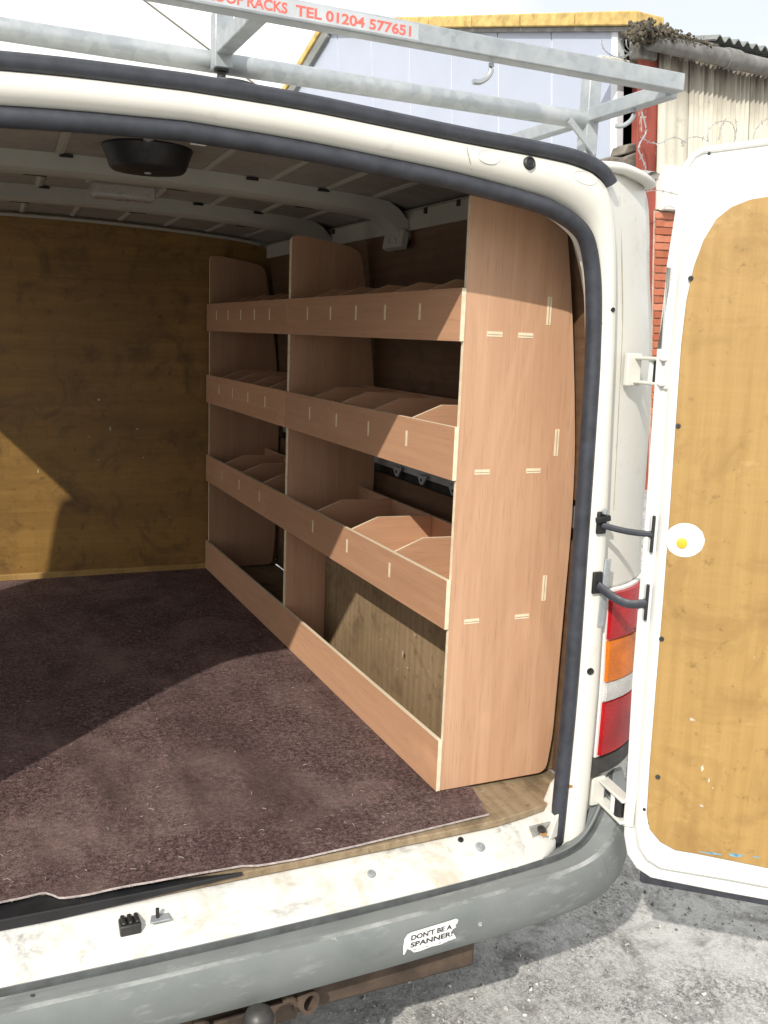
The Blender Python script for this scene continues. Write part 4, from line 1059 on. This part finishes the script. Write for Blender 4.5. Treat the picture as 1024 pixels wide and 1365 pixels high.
while zz > -.4 and cnt < 296:
    for i in range(-1 if row % 2 else 0, 8):
        ob = bpy.data.objects.new('brick', me_b); COL.objects.link(ob)
        hb = i < 0
        ob.scale = Vector((.46, 1, 1)) if hb else Vector((1, 1, 1))
        ob.location = W((a1+.085-.052) if hb else a1+.085+.2245*i+(.112 if row % 2 else 0), -.02+random.uniform(-.003, .003), zz); attach_loc = ob.location.copy()
        md = ob.modifiers.new('bevel', 'BEVEL'); md.width = .004; md.segments = 1
        ob.parent = bw; ob.matrix_parent_inverse = world_of(bw).inverted(); cnt += 1
    zz -= .0755; row += 1
# roof edge + gutter + moss
n = 420; rws = []
for b_, z_ in ((-.16, ZE+.04), (.6, ZE+.22), (b_r*.5, (ZE+.04+z_r+.05)/2+.03), (b_r, z_r+.05)):
    rws.append([W(.95+9*i/n, b_, z_+.028*math.cos(2*math.pi*(.95+9*i/n)/.146)) for i in range(n+1)])
rm = MB().grid(rws); rm.grid([[p-Vector((0, 0, .012)) for p in r] for r in rws]); rm.grid([rws[0], [p-Vector((0, 0, .012)) for p in rws[0]]])
rm.build('corrugated_roof', M['roofsheet'], wh, sharp=70, fix=False)
MB().prism([W(-.05, -.12, 3.86), W(1.0, -.12, 3.86), W(1.0, b_r, z_r), W(-.05, b_r, z_r)], (0, 0, .03), 0, 0).build('roof_edge', M['roofsheet'], wh)
MB().tube([W(-.05+9.5*k/12, -.20, 3.745-.004*k) for k in range(13)], .085, 14).build('gutter', M['gutter'], wh)
MB().tube([W(1.05, -.20, 3.742), W(1.25, -.20, 3.740)], .098, 14).build('gutter_joint', M['gutter'], wh)
ms = MB(); random.seed(21)
for k in range(2600):
    a = -.24+1.15*random.random()**1.4; r = random.uniform(.007, .023)*(1.1-.4*max(0, a))
    q_ = Matrix.Rotation(random.uniform(0, 6.3), 3, 'Z') @ Matrix.Rotation(random.uniform(0, 6.3), 3, 'X')
    sp_ = max(.25, 1-.7*max(0, a)); c = W(a, -.20+random.gauss(0, .055)*sp_, 3.80+random.gauss(0, .034)*sp_+.015*noise.noise((a*9, 0, 0)))
    ms.add([c+(q_ @ v)*r*random.uniform(.7, 1.3) for v in iv], ifc)
o = ms.build('moss', M['moss'], wh, fix=False); o['kind'] = 'stuff'
# far wall so the shed is closed
MB().prism([W(9.5, 0, GB), W(9.5, 12, GB), W(9.5, 12, 3.8), W(9.5, 0, 3.8)], BU*.1, 0, 0).build('end_wall', M['cladding'], wh)

bwire = thing('barbed_wire', 'loose coils of barbed wire strung along the corrugated wall', 'wire', W(1.0, -.3, z_sb))
def wpath(pts, r=.004, barbs=True, o=-.22):
    P = [W(sid(px, py, o)[0], o, sid(px, py, o)[1]) for px, py in pts]; P = catmull([tuple(p) for p in P], 6)
    w = MB().tube(P, r, 5).build('wire_strand', M['wire'], bwire)
    if barbs:
        bb = MB()
        for k in range(2, len(P)-1, 4):
            for a in range(2):
                d = Vector((random.uniform(-1, 1), random.uniform(-1, 1), random.uniform(-1, 1))).normalized()*.028; bb.tube([Vector(P[k])-d, Vector(P[k])+d], .0028, 4)
        bo = bb.build('barb', M['wire'], w); bo['kind'] = 'stuff'
# barbed wire on the side wall
wpath([(856, 150), (862, 175), (855, 190), (852, 200), (858, 215), (862, 228), (856, 245), (852, 262)], .007)
wpath([(857, 182), (865, 190), (880, 192), (900, 184), (915, 192)])
wpath([(943, 190), (946, 172), (960, 163), (974, 165), (979, 178), (978, 192)]); wpath([(958, 188), (960, 172), (966, 165)]); wpath([(978, 192), (981, 176), (980, 160)])
wpath([(1002, 188), (1008, 172), (1018, 162), (1030, 156)]); wpath([(908, 197), (918, 185), (932, 184), (945, 190)])
wpath([(858, 257), (875, 255), (890, 257), (905, 261)]); 
wpath([(824, 50), (832, 66), (840, 72), (834, 76), (826, 80)], .008, True, .15); wpath([(843, 70), (836, 62), (835, 52)], .006, False, .15); wpath([(802, 52), (806, 66), (822, 76), (840, 72)], .005, True, -.05)

tilt_root(wh); tilt_root(bwire)

# ================================================================== WHITE HOUSE beyond the van
YW = 15.0
v0, v1 = un(190, 0, 'y', YW), un(330, 106, 'y', YW); d = (v1-v0).normalized()
vt, vb = v0-d*4.5, v1+d*2.2
hs = thing('rendered_building', 'white rendered gable wall with flaking paint beyond the van roof', 'building', ((vt.x-6+vb.x)/2, YW+3, GZ))
MB().prism([(vt.x-(vb.x-vt.x), YW, GZ), (vb.x, YW, GZ), tuple(vb), tuple(vt), (vt.x-(vb.x-vt.x), YW, vb.z)], (0, .3, 0), 0, 0).build('gable_wall', M['render'], hs)
def rfoff(p, k=1): return Vector(p)+Vector((0, 0, .05))
for sgn in (1, -1):
    e = Vector((vb.x, 0, vb.z)) if sgn == 1 else Vector((2*vt.x-vb.x, 0, vb.z))
    ext = (e-Vector((vt.x, 0, vt.z))).normalized()*.25
    MB().prism([(vt.x, YW-.05, vt.z+.02), (e.x+ext.x, YW-.05, e.z+ext.z+.02), (e.x+ext.x, YW-.05, e.z+ext.z+.07), (vt.x, YW-.05, vt.z+.07)], (0, 7, 0), 0, 0).build('roof_slope', M['render'], hs)
MB().box((2*vt.x-vb.x, YW+.3, GZ), (vb.x-.02, YW+6.8, vb.z-.05)).build('house_wall', M['render'], hs)
